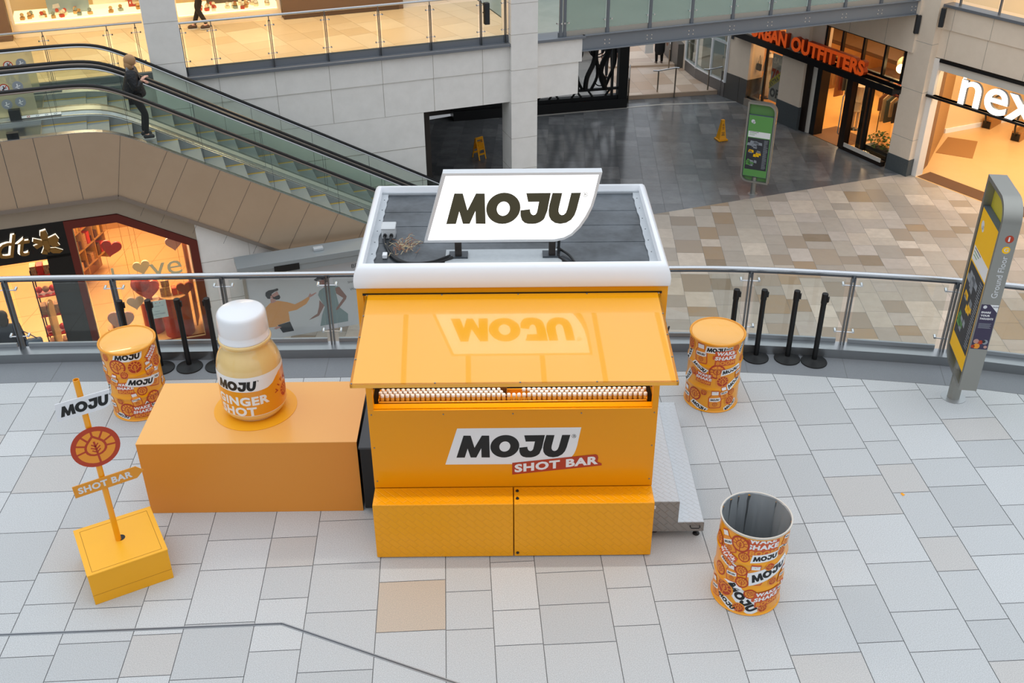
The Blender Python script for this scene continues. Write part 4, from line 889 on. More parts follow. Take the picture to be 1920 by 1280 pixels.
# ================================================================== ESCALATORS
RUB = mat('rubber_handrail', '111213', .3); SSK = mat('escalator_steel', 'b9babb', .25, 1); TREAD = mat('tread_grey', '9aa0a3', .45, .5, bump=(90, .5)); RISER = mat('riser_grey', '3c4042', .5, .5); YEL = mat('yellow_line', 'c9a43a', .5)
def sp(x): return x if x > 30 else (math.log(1+math.exp(x)))
def zc(s, s0=-8.9, s1=-.675, wd=.2): return -.5775*wd*(sp((s-s0)/wd)-sp((s-s1)/wd))
EG = glass('escalator_glass', (.84, .90, .86), .07)
def escalator(label, ta, tb, cladding):
    tm = (ta+tb)/2; s0 = -9.0
    T_ = thing('escalator', label, 'escalator', w(s0, tm, 0), A0, 'pair of escalators down to the lower mall')
    ss = [-11.05+i*.12 for i in range(97)]                # ends at the lower landing
    Lc = lambda s, t, z: (s-s0, t-tm, z)
    for t, nm, sg_ in ((ta, 'near', 1), (tb, 'far', -1)):
        pts = [Lc(s, t, zc(s)+.955) for s in ss]
        top = [Lc(-11.05-.3*sin(R(a)), t, .655+.3*cos(R(a))) for a in range(170, 0, -17)]
        bot = [Lc(ss[-1]+.3*sin(R(a)), t, zc(ss[-1])+.655+.3*cos(R(a))) for a in range(17, 180, 17)]
        m = MB(); m.tube(top+pts+bot, .03, 8); m.build('handrail', RUB, T_)
        m = MB(); m.tube([(p[0], p[1]+.0, p[2]-.045) for p in pts], .020, 6); m.build('rail_track', mat('track_grey', 'c8cacc', .3, .8) if t == tb else mat('track_dark', '8a8078', .3, .8), T_)
        m = MB()
        for a, b in zip(ss, ss[1:]): m.add([Lc(a, t, zc(a)+.10), Lc(b, t, zc(b)+.10), Lc(b, t, zc(b)+.91), Lc(a, t, zc(a)+.91)], [(0, 1, 2, 3)])
        for a in [ss[0]+1.25*i for i in range(1, 9)]:
            m.box(a-s0-.003, a-s0+.003, t-tm-.004, t-tm+.004, zc(a)+.1, zc(a)+.91, 1)
        m.build('glass_panel', [EG, DKGREY], T_)
        # steel deck beside the glass and inner skirt
        m = MB(); wdo, wdi = (.055, .17)
        o0, o1 = (t-wdo*sg_, t+wdi*sg_)
        for a, b in zip(ss, ss[1:]):
            za, zb = zc(a)+.10, zc(b)+.10
            m.add([Lc(a, o0, za), Lc(b, o0, zb), Lc(b, t+.05*sg_, zb+.012), Lc(a, t+.05*sg_, za+.012), Lc(b, o1, zb-.05), Lc(a, o1, za-.05), Lc(b, o1, zb-.28), Lc(a, o1, za-.28), Lc(a, o0, za-.03), Lc(b, o0, zb-.03)],
                  [(0, 1, 2, 3), (3, 2, 4, 5), (5, 4, 6, 7), (8, 9, 1, 0)], 0, True)
        m.build('skirt', SSK, T_, sharp=30)
    st0 = None
    for i in range(21):
        s = -10.1+.4*i
        if s > -.6: break
        z = zc(s+.2)-.075; z2 = zc(s+.6)-.075
        if st0 is None:
            pass
        m = MB(); a, b = ta-tm+.17, tb-tm-.17
        m.box(s-s0, s-s0+.4, a, b, z-.03, z, 0); m.box(s-s0+.36, s-s0+.402, a, b, z-.25, z-.03, 1)
        m.box(s-s0, s-s0+.40, b-.035, b, z, z+.003, 2); m.box(s-s0, s-s0+.40, a, a+.02, z, z+.003, 2)
        m.build('step', [TREAD, RISER, YEL], T_)
    m = MB(); m.box(-2.05, -1.1, ta-tm+.17, tb-tm-.17, -.02, -.004, 0); m.build('landing_plate', SSK, T_)
    if cladding:
        m = MB()
        for a, b in zip(ss, ss[1:]): m.add([Lc(a, tb-.15, zc(a)+.07), Lc(b, tb-.15, zc(b)+.07), Lc(b, tb+.25, zc(b)+.115), Lc(a, tb+.25, zc(a)+.115)], [(0, 1, 2, 3)], 0, True)
        m.build('centre_deck', mat('pale_steel_deck', 'd3d3d0', .38, .7), T_)
        m = MB(); ff = [-8.97+.25*i for i in range(28)]; to, = (ta-.056,)
        lo = lambda s: -1.22 if s < -8.98 else max(-1.22-.5775*(s+8.98), ZL)
        sl = [-12.5, -11.05]+[s for s in ss if -11.05 < s < -8.98]+[-8.98]+[s for s in ss if s > -8.98]
        for a, b in zip(sl, sl[1:]): m.add([Lc(a, to, lo(a)), Lc(b, to, lo(b)), Lc(b, to, zc(b)+.09), Lc(a, to, zc(a)+.09)], [(0, 1, 2, 3)], 0)
        for s in (-11.9, -11.3, -10.75, -10.2, -9.6): m.box(s-s0-.004, s-s0+.004, to-tm-.003, to-tm+.001, -1.22, .09, 1)
        m.beam(Lc(-8.72, to-.001, zc(-8.72)+.09), Lc(-8.98, to-.001, -1.22), .004, .008, 1, up=(0, 1, 0))
        for s in (-7.95, -7.6, -7.05, -6.5, -5.95, -5.4, -4.85, -4.3, -3.75, -3.2): m.beam(Lc(s, to-.001, zc(s)+.09), Lc(s-.71, to-.001, zc(s)+.09-1.23), .004, .008, 1, up=(0, 1, 0))
        m.build('cladding_panels', [mat('bronze_cladding', 'b8a086', .36, .4, noise=(1.2, .35, 'c6ae94')), DKGREY], T_)
        m = MB(); pl = [Lc(-12.5, to-.02, -1.23), Lc(-8.98, to-.02, -1.23)]+[Lc(s, to-.02, lo(s)-.01) for s in (-8.0, -6.0, -4.0, -3.1)]
        for a, b in zip(pl, pl[1:]): m.beam(a, b, .05, .07, 0)
        m.build('edge_trim', mat('ledge_metal', '93877c', .35, .6), T_)
        m = MB()
        for a, b in zip(sl, sl[1:]): m.add([Lc(a, to, lo(a)), Lc(b, to, lo(b)), Lc(b, tb+.6, lo(b)), Lc(a, tb+.6, lo(a))], [(0, 1, 2, 3)], 0)
        m.build('underside', mat('underside_board', 'b8a890', .7), T_)
        # black newel box, white label strip with small round pictograms
        m = MB(); m.box(-1.62, -1.42, ta-tm+1.19-.1, ta-tm+1.19+.1, -.0, .27, 0); m.box(-1.62, -1.42, ta-tm+.0, ta-tm+.12, 0, .2, 0); m.build('newel_box', mat('newel_black', '1c1f21', .4), T_)
    # frosted film with warning pictograms on the glass
    g = GR(); t = tb
    g.poly([(-2.0, .12), (-1.12, .12), (-1.12, .9), (-2.0, .9)], 'frost', 1)
    for i, (x, z) in enumerate(((-1.62, .36), (-1.38, .38), (-1.60, .66), (-1.36, .68))):
        if i == 2: g.disc(x, z, .09, 'g_red', 2, 20); g.disc(x, z, .072, 'g_pale', 3, 20); g.line([(x-.05, z-.05), (x+.05, z+.05)], .014, 'g_red', 4)
        else: g.disc(x, z, .095, 'g_grey', 2, 20)
        g.disc(x-.005, z+.035, .013, 'g_white' if i != 2 else 'g_dgrey', 5, 10); g.line([(x, z+.02), (x-.02, z-.02), (x+.02, z-.05)], .016, 'g_white' if i != 2 else 'g_dgrey', 5)
        g.line([(x-.04, z-.02), (x+.045, z+.01)], .012, 'g_white' if i != 2 else 'g_dgrey', 5)
    g.mesh('frosted_sign', lambda u, v, h: (u, t-tm-.012-h, v), None, T_)
    g = GR(); g.poly([(-1.42, 0), (-.72, 0), (-.72, .075), (-1.42, .075)], 'g_white', 1)
    for i in range(4): g.disc(-1.3+i*.16, .037, .03, 'g_grey' if i else 'g_red', 2, 14); g.disc(-1.3+i*.16, .037, .018, 'g_pale', 3, 12)
    g.mesh('label_strip', lambda u, v, h: (u, tb-tm-.13-h*1-0*v, .052+0*v+v*.0+.0) if False else (u, tb-tm-.06-(.075-v)*.9, .125+h-(.075-v)*.35), None, T_)
    return T_
mat('frost', 'c9c49c', .6)
MATS['frost'] = glass('frosted_film', (.75, .74, .6), .06, .3, (.55, 'c8c3a0'))
escalator('near escalator clad in bronze panels, with the woman standing on it', -2.99, -1.76, True)
escalator('far escalator running beside the plain pale wall, nobody on it', -1.45, -.22, False)
m = MB()                                                        # landing slab beside the escalators
m.box(-15, -10.1, -2.99, 0.2, -.3, -.01, 0); pass
mobj(m, 'trim_6', mat('landing_tile', 'cdb48e', .35))['kind'] = 'structure'
# ================================================================== UPPER GALLERY (left)
GLU = glass('gallery_glass', (.93, .93, .89), .05)
def gallery_rail(name, label, sts, t, rise=0, s_a=None, s_b=None, kick=True, rot=0):
    q = w(sts[0], t, 0); T_ = thing(name, label, 'railing', q, A0+rot); b0_ = sts[0]
    a, b = (s_a if s_a is not None else sts[0]), (s_b if s_b is not None else sts[-1])
    m = MB(); m.tube([(a-b0_, 0, 1.1), (b-b0_, 0, 1.1)], .026, 10); m.build('handrail', MATS['satin_steel'], T_)
    if kick: m = MB(); m.box(a-b0_, b-b0_, .02, .04, .0, .17); m.build('kick_plate', MATS['coping_metal'], T_)
    for s in sts:
        x = s-b0_; m = MB()
        for dx_ in (-.022, .010): m.box(x+dx_, x+dx_+.012, -.03, .03, -.02, 1.0, 0)
        m.tube([(x, 0, .98), (x, 0, 1.09)], .010, 6); p_ = m.build('post', TW, T_)
        for z in (.3, .9):
            m = MB(); m.tube([(x-.09, 0, z), (x+.09, 0, z)], .007, 6)
            for dx_ in (-.09, .09): m.tube([(x+dx_, -.02, z), (x+dx_, .02, z)], .016, 8)
            m.build('clamp', CHROME, p_)
    xs_ = [a]+[s for s in sts if a < s < b]+[b]
    for c, d in zip(xs_, xs_[1:]):
        if d-c < .2: continue
        m = MB(); m.box(c-b0_+.06, d-b0_-.06, .0, .012, .14, 1.0); m.build('glass_panel', GLU, T_)
    return T_
gallery_rail('gallery_railing', 'glass and steel railing along the upper gallery between the two stone columns', [-7.22, -6.6, -5.4, -4.21, -3.03, -1.86, -.67, -.08], .05, s_a=-7.25, s_b=0)
gallery_rail('gallery_railing', 'glass and steel railing at top left behind the escalators', [-8.1, -8.66, -9.9, -11.1, -12.3][::-1], .45, s_a=-12.3, s_b=-7.95, kick=False)
SPK = mat('speaker_black', '17181a', .5)
def speaker(label, loc, rz, n=1):
    T_ = thing('wall_speaker', label, 'loudspeaker', loc, rz)
    m = MB(); m.box(-.06, .06, -.06, .06, -.24, .24, 0); m.build('cabinet', SPK, T_, bevel=.008)
    m = MB(); m.box(-.05, .05, -.066, -.06, -.23, .23, 0); m.build('grille', mat('grille', '26282b', .7), T_)
    m = MB(); m.tube([(0, .06, 0), (-.05, .12, 0)], .015, 6); m.build('bracket', BLACK, T_)
    return T_
speaker('slim black loudspeaker fixed to the gallery railing left of the tall centre column', w(-.55, -.02, .72), A0)
# shopfront of the gift shop behind the gallery
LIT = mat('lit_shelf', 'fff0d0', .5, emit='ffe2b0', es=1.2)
CRM = mat('cream_wall', 'e9d6b2', .6); BRN = mat('brown_panel', '6a5442', .6)
m = MB(); m.box(-15, -7.0, 6.2, 6.3, 0, ZCEIL); m.box(-7.0, -4.6, 6.0, 6.1, 0, ZCEIL); mobj(m, 'wall_shop', CRM)['kind'] = 'structure'
m = MB(); m.box(-4.56, -1.62, 3.92, 4.3, 0, ZCEIL, 0); m.box(-4.56, -1.62, 3.90, 3.92, 0, .14, 1); m.box(-1.62, -1.5, 3.92, 8.8, 0, ZCEIL, 0)
mobj(m, 'wall_panel', [BRN, mat('brown_plinth', '54402f', .5)])['kind'] = 'structure'
m = MB(); m.box(-13, -12, 4.2, 4.35, 0, ZCEIL, 0); m.box(-11.3, -10.85, 4.25, 4.6, 0, ZCEIL, 0); mobj(m, 'wall_panel', BRN)['kind'] = 'structure'
SW = thing('shop_window', 'bright gift shop window display at top left behind the gallery railing', 'shop window', w(-10.8, 4.45, 0), A0)
m = MB(); m.box(0, 3.75, -.02, .1, 0, .32, 0); m.box(3.75, 6.2, -.35, -.2, 0, .22, 0); m.build('plinth', mat('cream_plinth', 'e8d8b8', .5), SW)
m = MB(); m.box(0, 3.75, .1, 1.2, .30, .36, 0); m.box(3.75, 6.2, -.2, 1.0, .20, .26, 0); m.build('display_shelf', LIT, SW)
m = MB(); m.box(0.0, .06, 0, .06, .3, 3, 0); m.box(3.69, 3.75, 0, .06, .3, 3, 0); m.box(6.14, 6.2, -.3, -.2, 0, 3, 0); m.build('window_frame', mat('cream_frame', 'efe4cc', .4), SW)
m = MB(); m.box(0, 3.75, .03, .04, .36, 3); m.box(3.75, 6.2, -.27, -.26, .26, 3); m.build('glass_panel', GLU, SW)
def poster(name, label, s, t, z, wd, h, cols, seed=1, cat='poster', tilt=0):
    T_ = thing(name, label, cat, w(s, t, z), A0)
    m = MB(); m.box(0, wd, 0, .03, 0, h, 0); m.build('board', mat('board_'+cols[0], {'g_pale': 'dcd4c4', 'g_teal': '8fa9b8', 'g_red': 'b5332a', 'g_white': 'f4ecda', 'g_dgrey': '4a3d30', 'g_amber': 'd99a3c'}[cols[0]], .5), T_)
    random.seed(seed); g = GR()
    for i in range(7):
        x, y = random.uniform(.1, .7)*wd, random.uniform(.1, .75)*h; a, b = random.uniform(.1, .28)*wd, random.uniform(.06, .2)*h
        g.poly([(x, y), (x+a, y+b*.1), (x+a*.9, y+b), (x+.1*a, y+b*.8)], cols[1+i % (len(cols)-1)], 1+i)
    g.mesh('artwork', lambda u, v, h_: (u, -.001-h_, v), None, T_); return T_
poster('picture_panel', 'large blue and white picture in the gift shop window, second from left', -10.0, 5.0, .36, .95, 1.1, ['g_teal', 'g_dgrey', 'g_white', 'g_pale'], 2, 'picture')
poster('cream_partition', 'plain cream panel standing in the gift shop window', -8.95, 5.0, .5, .75, 1.2, ['g_white', 'g_pale'], 3, 'panel')
poster('framed_print', 'red print box, upper of two in the gift shop window', -8.2, 4.9, .78, .26, .32, ['g_red', 'g_white'], 4, 'picture', 0)
poster('framed_print', 'red print box, lower of two in the gift shop window', -8.15, 4.9, .40, .26, .30, ['g_red', 'g_white'], 5, 'picture', 0)
poster('picture_panel', 'blue picture panel with a red shape, just left of the left column', -7.75, 5.3, .75, .55, .8, ['g_teal', 'g_red', 'g_white'], 6, 'picture')
poster('picture_panel', 'dark brown showcase back panel right of the left column', -6.3, 4.9, .3, 1.2, 1.1, ['g_dgrey', 'g_gold'], 7, 'picture')
poster('framed_print', 'cream framed drawing in the gift shop window near the brown wall', -5.35, 4.9, .5, .5, .6, ['g_white', 'g_dgrey', 'g_pale'], 8, 'picture')
# little boxed gifts and figures on the display shelf
gcol = ['f3e6c8', 'd9b27a', 'f7f3e8', '8d9f9a', 'c4402e', 'b98d4e']
random.seed(21); protos = []
for c in gcol:
    t = thing('gift_ornament', 'small ornament figure standing on the bright gift shop display shelf', 'ornament', (0, 0, -50), A0, 'ornaments on the gift shop shelf')
    m = MB(); m.box(-.05, .05, -.05, .05, 0, .07, 0); m.build('base', mat('gift_'+c, c, .5), t, bevel=.006)
    m = MB(); m.ball((0, 0, .115), .045, 7, 0); m.build('figure', mat('gift_f'+c, gcol[(gcol.index(c)+2) % 6], .4), t); protos.append(t)
used_ = set()
for i in range(74):
    s = random.choice([random.uniform(-10.6, -7.3), random.uniform(-8.0, -7.1), random.uniform(-6.6, -4.8)]); t_ = random.uniform(4.6, 4.95) if s < -7 else random.uniform(4.3, 4.7)
    z = .36 if s < -7 else .26
    if -8.05 < s < -7.2: z += random.choice([0, .2, .4])
    p_ = protos[i % 6]; q = w(s, t_, z)
    if i < 6: p_.location = q
    else: dup(p_, q, A0+random.uniform(-.5, .5))
for z in (.56, .76):
    tag(mobj(MB().box(-8.05, -7.15, 4.6, 5.0, z-.02, z), 'glass_shelf', mat('shelf_cream', 'efe2c2', .4)), 'upper glass shelf of ornaments beside the left column' if z > .6 else 'lower glass shelf of ornaments beside the left column', 'shelf')
# walker on the gallery: only the legs are in the frame
Jk = dict(STAND); Jk.update(kL=(.18, .08, .52), aL=(.0, .08, .12), tL=(.12, .08, .06), kR=(.12, -.08, .5), aR=(.28, -.08, .09), tR=(.40, -.08, .045), hip=(.02, 0, .95))
person('walker in dark trousers and brown boots at the top edge, behind the gallery railing', w(-6.45, 3.75, 0), A0+pi, Jk, DKC, mat('dark_trousers', '241f1c', .8), mat('brown_boot', '4a3423', .6), None, height=1.75)
# ================================================================== BRIDGE
def letters(parent, s, x0, width, h, depth, mt, mtside, MM, bold=.02, part='letter', mats=None, gapf=1.0, res=3):
    """solid letters, each a mesh of its own; MM maps (x right, y depth(back), z up)"""
    c = bpy.data.curves.new('t', 'FONT'); c.body = s; c.offset = bold; c.resolution_u = res; c.size = 1
    o = bpy.data.objects.new('t', c); COL.objects.link(o); bpy.context.view_layer.update(); me = o.to_mesh()
    xs = [v.co.x for v in me.vertices]; W0 = max(xs)-min(xs); X0 = min(xs); ys = [v.co.y for v in me.vertices]; Y0 = min(ys); H0 = max(ys)-Y0
    bm = bmesh.new(); bm.from_mesh(me); o.to_mesh_clear(); bpy.data.objects.remove(o)
    bmesh.ops.remove_doubles(bm, verts=bm.verts, dist=1e-5)
    # islands, merged by overlapping x-range
    seen = set(); isl = []
    for f in bm.faces:
        if f in seen: continue
        st_ = [f]; cur = []
        seen.add(f)
        while st_:
            q = st_.pop(); cur.append(q)
            for e in q.edges:
                for g_ in e.link_faces:
                    if g_ not in seen: seen.add(g_); st_.append(g_)
        isl.append(cur)
    isl.sort(key=lambda I: min(v.co.x for f in I for v in f.verts))
    out = []
    for I in isl:
        b2 = MB(); vm = {}; vs = []
        for f in I:
            for v in f.verts:
                if v not in vm: vm[v] = len(vs); vs.append(((v.co.x-X0)/W0*width+x0, (v.co.y-Y0)/H0*h))
        n = len(vs); V3 = [tuple(MM @ Vector((x, 0, z))) for x, z in vs]+[tuple(MM @ Vector((x, depth, z))) for x, z in vs]
        b2.add(V3, [tuple(vm[v] for v in f.verts) for f in I], 0)
        b2.add(V3, [tuple(vm[v]+n for v in f.verts) for f in I], 1)
        Is = set(I); sd = []
        for f in I:
            for e in f.edges:
                if sum(1 for g_ in e.link_faces if g_ in Is) == 1: a, b = vm[e.verts[0]], vm[e.verts[1]]; sd.append((a, b, b+n, a+n))
        b2.add(V3, sd, 1); out.append(b2.build(part, [mt, mtside], parent))
    bm.free(); return out
BRG = mat('bridge_grey', '7b8188', .38, .2)
FB = thing('footbridge', 'grey steel footbridge with glass sides spanning the mall at the top', 'footbridge', w(1.84, 0, 0), A0)
m = MB(); L0 = 9.9
m.box(0, L0, 0, .02, -.36, -.02, 0); m.box(0, L0, -.07, .06, -.02, 0.0, 0); m.box(0, L0, -.07, .06, -.38, -.36, 0); m.box(0, L0, 5.0, 5.1, -.38, 0, 0)
m.build('steel_beam', BRG, FB, bevel=.003)
m = MB(); m.box(-1.2, L0, .1, 5.0, -.2, -.04, 0); m.build('bridge_deck', mat('bridge_deck', '98a29c', .22, noise=(.8, .7, '7f8a84'), spec=.6), FB)
BP = [s-1.84 for s in (1.28, 1.38, 2.48, 3.6, 4.73, 5.87, 6.95, 8.05, 9.15, 10.25, 11.3)]
for i, x in enumerate(BP):
    m = MB(); m.box(x-.035, x+.035, -.01, .03, -.02, 1.25, 0); m.box(x-.05, x+.05, .0, .06, -.02, .1, 0); po = m.build('post', mat('post_bluegrey', '70767d', .35, .4), FB)
    for z in (.32,):
        for dx_ in (-.09, .09):
            m = MB(); m.tube([(x+dx_, -.03, z), (x+dx_, .02, z)], .022, 10); m.build('clamp', CHROME, po)
    if i > 1:
        for dx_ in (-.06, .06):
            for z in (-.17, -.26):
                m = MB(); m.ball((x+dx_, -.002, z), .016, 5); m.build('bolt', mat('pale_bolt', 'cfc6bc', .5), FB)
FG = glass('frosted_side', (.72, .78, .74), .16, .25, (.18, 'b9c4bc'))
for a, b in zip(BP, BP[1:]):
    if b-a < .2: continue
    m = MB(); m.box(a+.05, b-.05, .03, .045, .12, 1.25); m.build('glass_panel', FG, FB)
    m = MB(); m.box(a+.04, b-.04, .02, .055, .0, .12); m.build('base_rail', mat('base_rail', 'a9a49b', .4, .3), FB)
m = MB(); m.box(-.6, L0, 4.85, 4.9, .1, 1.1); m.build('far_glass', FG, FB)
m = MB(); m.tube([(-1, .03, 1.27), (L0, .03, 1.27)], .03, 8); m.build('handrail', MATS['satin_steel'], FB)
m = MB(); m.box(.7, 11.8, .05, 5.05, -.42, -.38, 0); mobj(m, 'ceiling_3', mat('soffit_grey', '8a8d90', .6))['kind'] = 'structure'
# ================================================================== FAR STREET under the bridge
pave('floor_4', 0, 14, 0, 16, R(6), (2.5, 33.4), [.55, .8, .62], [.5, .75, .9], (['c7ad97', 'bfa48c', 'd2bda8', 'b89a80', 'cab6a4'], [4, 3, 3, 2, 3]), .005, [GROUT, mat('pink_sandstone', 'ffffff', .4, attr='Col', noise=(4, .2, 'a99682'))],
     [((5.88, 34.12), (.10, -1)), ((5.2, 34), (-1, 0))], z=ZL+.14, seed=8, amt=.08)
m = MB(); m.beam((5.6, 34.08, ZL+.07), (9.2, 34.5, ZL+.07), .06, .14, 0); m.beam((5.6, 37.3, ZL+.17), (8.6, 37.45, ZL+.17), .3, .08, 0)
st(m.build('trim_7', mat('step_stone', 'c2ab95', .5)))
m = MB()
for a, b in (((2.2, 32.62), (6.7, 33.5)), ((6.7, 33.5), (9.62, 33.62)), ((9.62, 33.62), (10.6, 32.75))): m.beam((*a, ZL+.003), (*b, ZL+.003), .10, .006, 0)
st(m.build('trim_8', mat('pale_strip', 'a7a39c', .3)), 'pale stone strip across the wet dark paving')
# ---- black sculpted gate
GA = thing('sculpted_gate', 'black ironwork gate of twisting branches and circles beyond the dark floor', 'gate', (2.4, 32.9, ZL), R(9))
m = MB(); m.box(-2.5, 3.3, -.12, .5, 0, .32, 0); m.build('plinth', mat('black_plinth', '0c0c0d', .35), GA)
IR = mat('black_iron', '17191a', .45, .3)
m = MB(); m.box(-2.5, 3.25, -.05, .05, .32, .44, 0); m.box(-2.5, 3.25, -.04, .04, .62, .70, 0); m.box(2.98, 3.3, -.1, .15, .3, 3.6, 0); m.box(2.75, 2.82, -.05, .05, .4, 3.6, 0); m.box(-2.5, 3.3, -.05, .05, 3.5, 3.65, 0); m.build('gate_frame', IR, GA)
random.seed(12)
for i in range(26):
    x = -2.35+i*.205+random.uniform(-.08, .08); pts = []; a = random.uniform(-.35, .35)
    for j in range(8): z = .66+j*.42; pts.append((min(x+a*j*.12+.16*sin(j*1.3+i*1.7), 2.85), random.uniform(-.03, .03), z))
    m = MB(); m.tube(smooth3(pts, 4), .05 if i % 3 else .085, 6); m.build('branch', IR, GA)
for i in range(26):
    cx, cz, r_ = random.uniform(-1.9, 2.6), random.uniform(.9, 3.2), random.uniform(.14, .34)
    m = MB(); m.tube([(cx+r_*cos(k*pi/9), -.04, cz+r_*sin(k*pi/9)) for k in range(18)], .02, 5, closed=True); m.build('ring', IR, GA)
for i in range(14):
    x = -2.4+i*.38; m = MB(); m.tube([(x, 0, .4), (x+random.choice((-.2, .2)), 0, .66)], .035, 5); m.build('strut', IR, GA)
# what shows through the gate: pale shopfront and street
m = MB(); m.beam((-3, 37.2, ZL+1.9), (5.3, 38.9, ZL+1.9), .3, 3.8, 0); st(m.build('wall_far', mat('far_wall', 'c9c6c0', .6)))
m = MB(); m.beam((-6, 32.6, ZL+2.3), (0.2, 33.4, ZL+2.3), .3, 4.6, 0); st(m.build('wall_far', STONE))
m = MB()
for i in range(6): a = Vector((.2+i*.9, 37.6+i*.185, ZL+1.5)); m.beam(a, a+Vector((.5, .1, 0)), .1, 2.2, 0)
st(m.build('window_1', mat('dark_window', '6f7a80', .15, spec=.8)))
pave('floor_5', -6, 6, 0, 6, R(6), (-.5, 33.7), [.7], [.9], (['8f8d8a', '9c9a96'], [1, 1]), .005, [GROUT, mat('far_grey_flag', 'ffffff', .25, attr='Col')], [((5.2, 0), (1, 0))], z=ZL+.01, seed=2)
# ---- white framed shopfront and stone pier on the right of the street
def seg(mb, p, q, z0, z1, th, mi=0, o0=0): 
    p, q = Vector((*p, 0)), Vector((*q, 0)); d = (q-p).normalized(); n = Vector((-d.y, d.x, 0)); a, b = n*o0, n*(o0+th)
    mb.add([(*(p+a).xy, z0), (*(q+a).xy, z0), (*(q+b).xy, z0), (*(p+b).xy, z0), (*(p+a).xy, z1), (*(q+a).xy, z1), (*(q+b).xy, z1), (*(p+b).xy, z1)],
           [(0, 3, 2, 1), (4, 5, 6, 7), (0, 1, 5, 4), (1, 2, 6, 5), (2, 3, 7, 6), (3, 0, 4, 7)], mi)
m = MB(); cur = [(9.08, 34.15), (8.75, 34.9), (8.45, 35.8), (8.28, 36.8)]
for a, b in zip(cur, cur[1:]):
    seg(m, a, b, ZL, ZL+.5, -.25, 0); 
for a, b in zip(cur, cur[1:]): seg(m, a, b, ZL+.5, ZL+.56, -.1, 1); seg(m, a, b, ZL+1.75, ZL+1.83, -.1, 1)
for a in cur: m.box(a[0]-.03, a[0]+.05, a[1]-.04, a[1]+.04, ZL+.5, ZL+4, 1)
st(m.build('window_2', [mat('grey_granite', '6e6a68', .3, noise=(20, .4, '5a5654')), WHITE]))
for a, b in zip(cur, cur[1:]):
    m = MB(); seg(m, a, b, ZL+.55, ZL+4, -.02); st(m.build('window_2', glass('shop_glass', (.75, .8, .8), .35, .03)))
m = MB(); seg(m, (8.9, 36.9), (9.9, 34.4), ZL, ZL+4, .05, 0); st(m.build('wall_backdrop', mat('pale_interior', 'b9c0bd', .6)))
m = MB(); seg(m, (8.28, 36.8), (8.05, 39.5), ZL, ZL+4, -.3, 0); seg(m, (8.04, 37.0), (7.86, 39.5), ZL, ZL+1.0, -.3, 1)
seg(m, (9.43, 33.6), (9.02, 34.32), ZL, 0, -.4, 0); seg(m, (9.42, 33.58), (9.0, 34.32), ZL, ZL+.85, -.42, 1); seg(m, (9.60, 33.25), (9.43, 33.6), ZL, 0, -.6, 0); seg(m, (9.59, 33.24), (9.42, 33.6), ZL, ZL+.85, -.62, 1)
st(m.build('wall_street', [STONE2, mat('plinth_dark', '54524f', .3)]))
tag(MB().box(-.05, .05, -.02, .0, -.2, .2).build('wall_plaque', mat('plaque_dark', '3b3f45', .4), None, (9.17, 34.0, -2.55), R(-60)), 'small dark plaque on the stone pier left of the clothes shop', 'plaque')
def hrail(label, a, b, ha, hb, ov=.18):
    A_, B_ = Vector((*a, 0)), Vector((*b, 0)); T_ = thing('step_handrail', label, 'handrail', (a[0], a[1], ZL)); d = B_-A_; u = d.normalized()
    for p, h in ((Vector((0, 0, 0)), ha), (d, hb)):
        m = MB(); m.tube([(p.x, p.y, 0), (p.x, p.y, h)], .026, 8); m.build('post', mat('warm_steel', '9c948a', .25, 1), T_)
    m = MB(); p0, p1 = -u*ov+Vector((0, 0, ha)), d+u*ov*.6+Vector((0, 0, hb)); m.tube([(p0.x, p0.y, ha-.01), (0, 0, ha), (d.x, d.y, hb), (p1.x, p1.y, hb)], .024, 8); m.build('rail', MATS['satin_steel'], T_)
hrail('steel handrail in the middle of the far steps', (6.88, 34.42), (7.42, 34.2), .86, 1.02)
hrail('steel handrail at the right of the far steps beside the stone pier', (8.62, 34.5), (9.1, 34.3), .84, 1.0)
hrail('steel handrail beside the black gate at the left of the far steps', (5.78, 33.75), (5.9, 34.4), .9, 1.05)
hrail('steel handrail further up the far street beside the shop wall', (7.75, 37.0), (7.95, 37.9), .9, 1.0)
# ---- people in the street
Jb = dict(STAND); Jb.update(hR=(.0, -.27, .84), hL=(.02, .27, .84))
person('person in a long black coat seen from behind, holding a white bag', (7.48, 37.5, ZL+.14), R(95), Jb, BLK, LEG, mat('boot_black', '141415', .5), mat('dark_hair', '2a211b', .6), coat_len=-.62, height=1.68)
T_ = thing('shopping_bag', 'white carrier bag held by the person in the long black coat', 'bag', (7.08, 37.46, ZL+.14+.44), R(8))
m = MB(); m.prism([(-.15, 0), (.15, 0), (.13, .36), (-.13, .36)], -.04, .04, 0, ax='y'); m.build('bag_body', mat('bag_white', 'e4e4e2', .5), T_)
m = MB(); m.tube([(-.06, 0, .35), (-.04, 0, .5), (.04, 0, .5), (.06, 0, .35)], .006, 5); m.build('bag_handle', MATS['bag_white'], T_)
person('person in a dark jacket half hidden behind the black gate post', (5.45, 36.0, ZL+.14), R(95), Jb, mat('navy_jacket', '252c38', .7), mat('jeans_dark', '2a2c31', .8), MATS['boot_black'], MATS['dark_hair'], height=1.75)
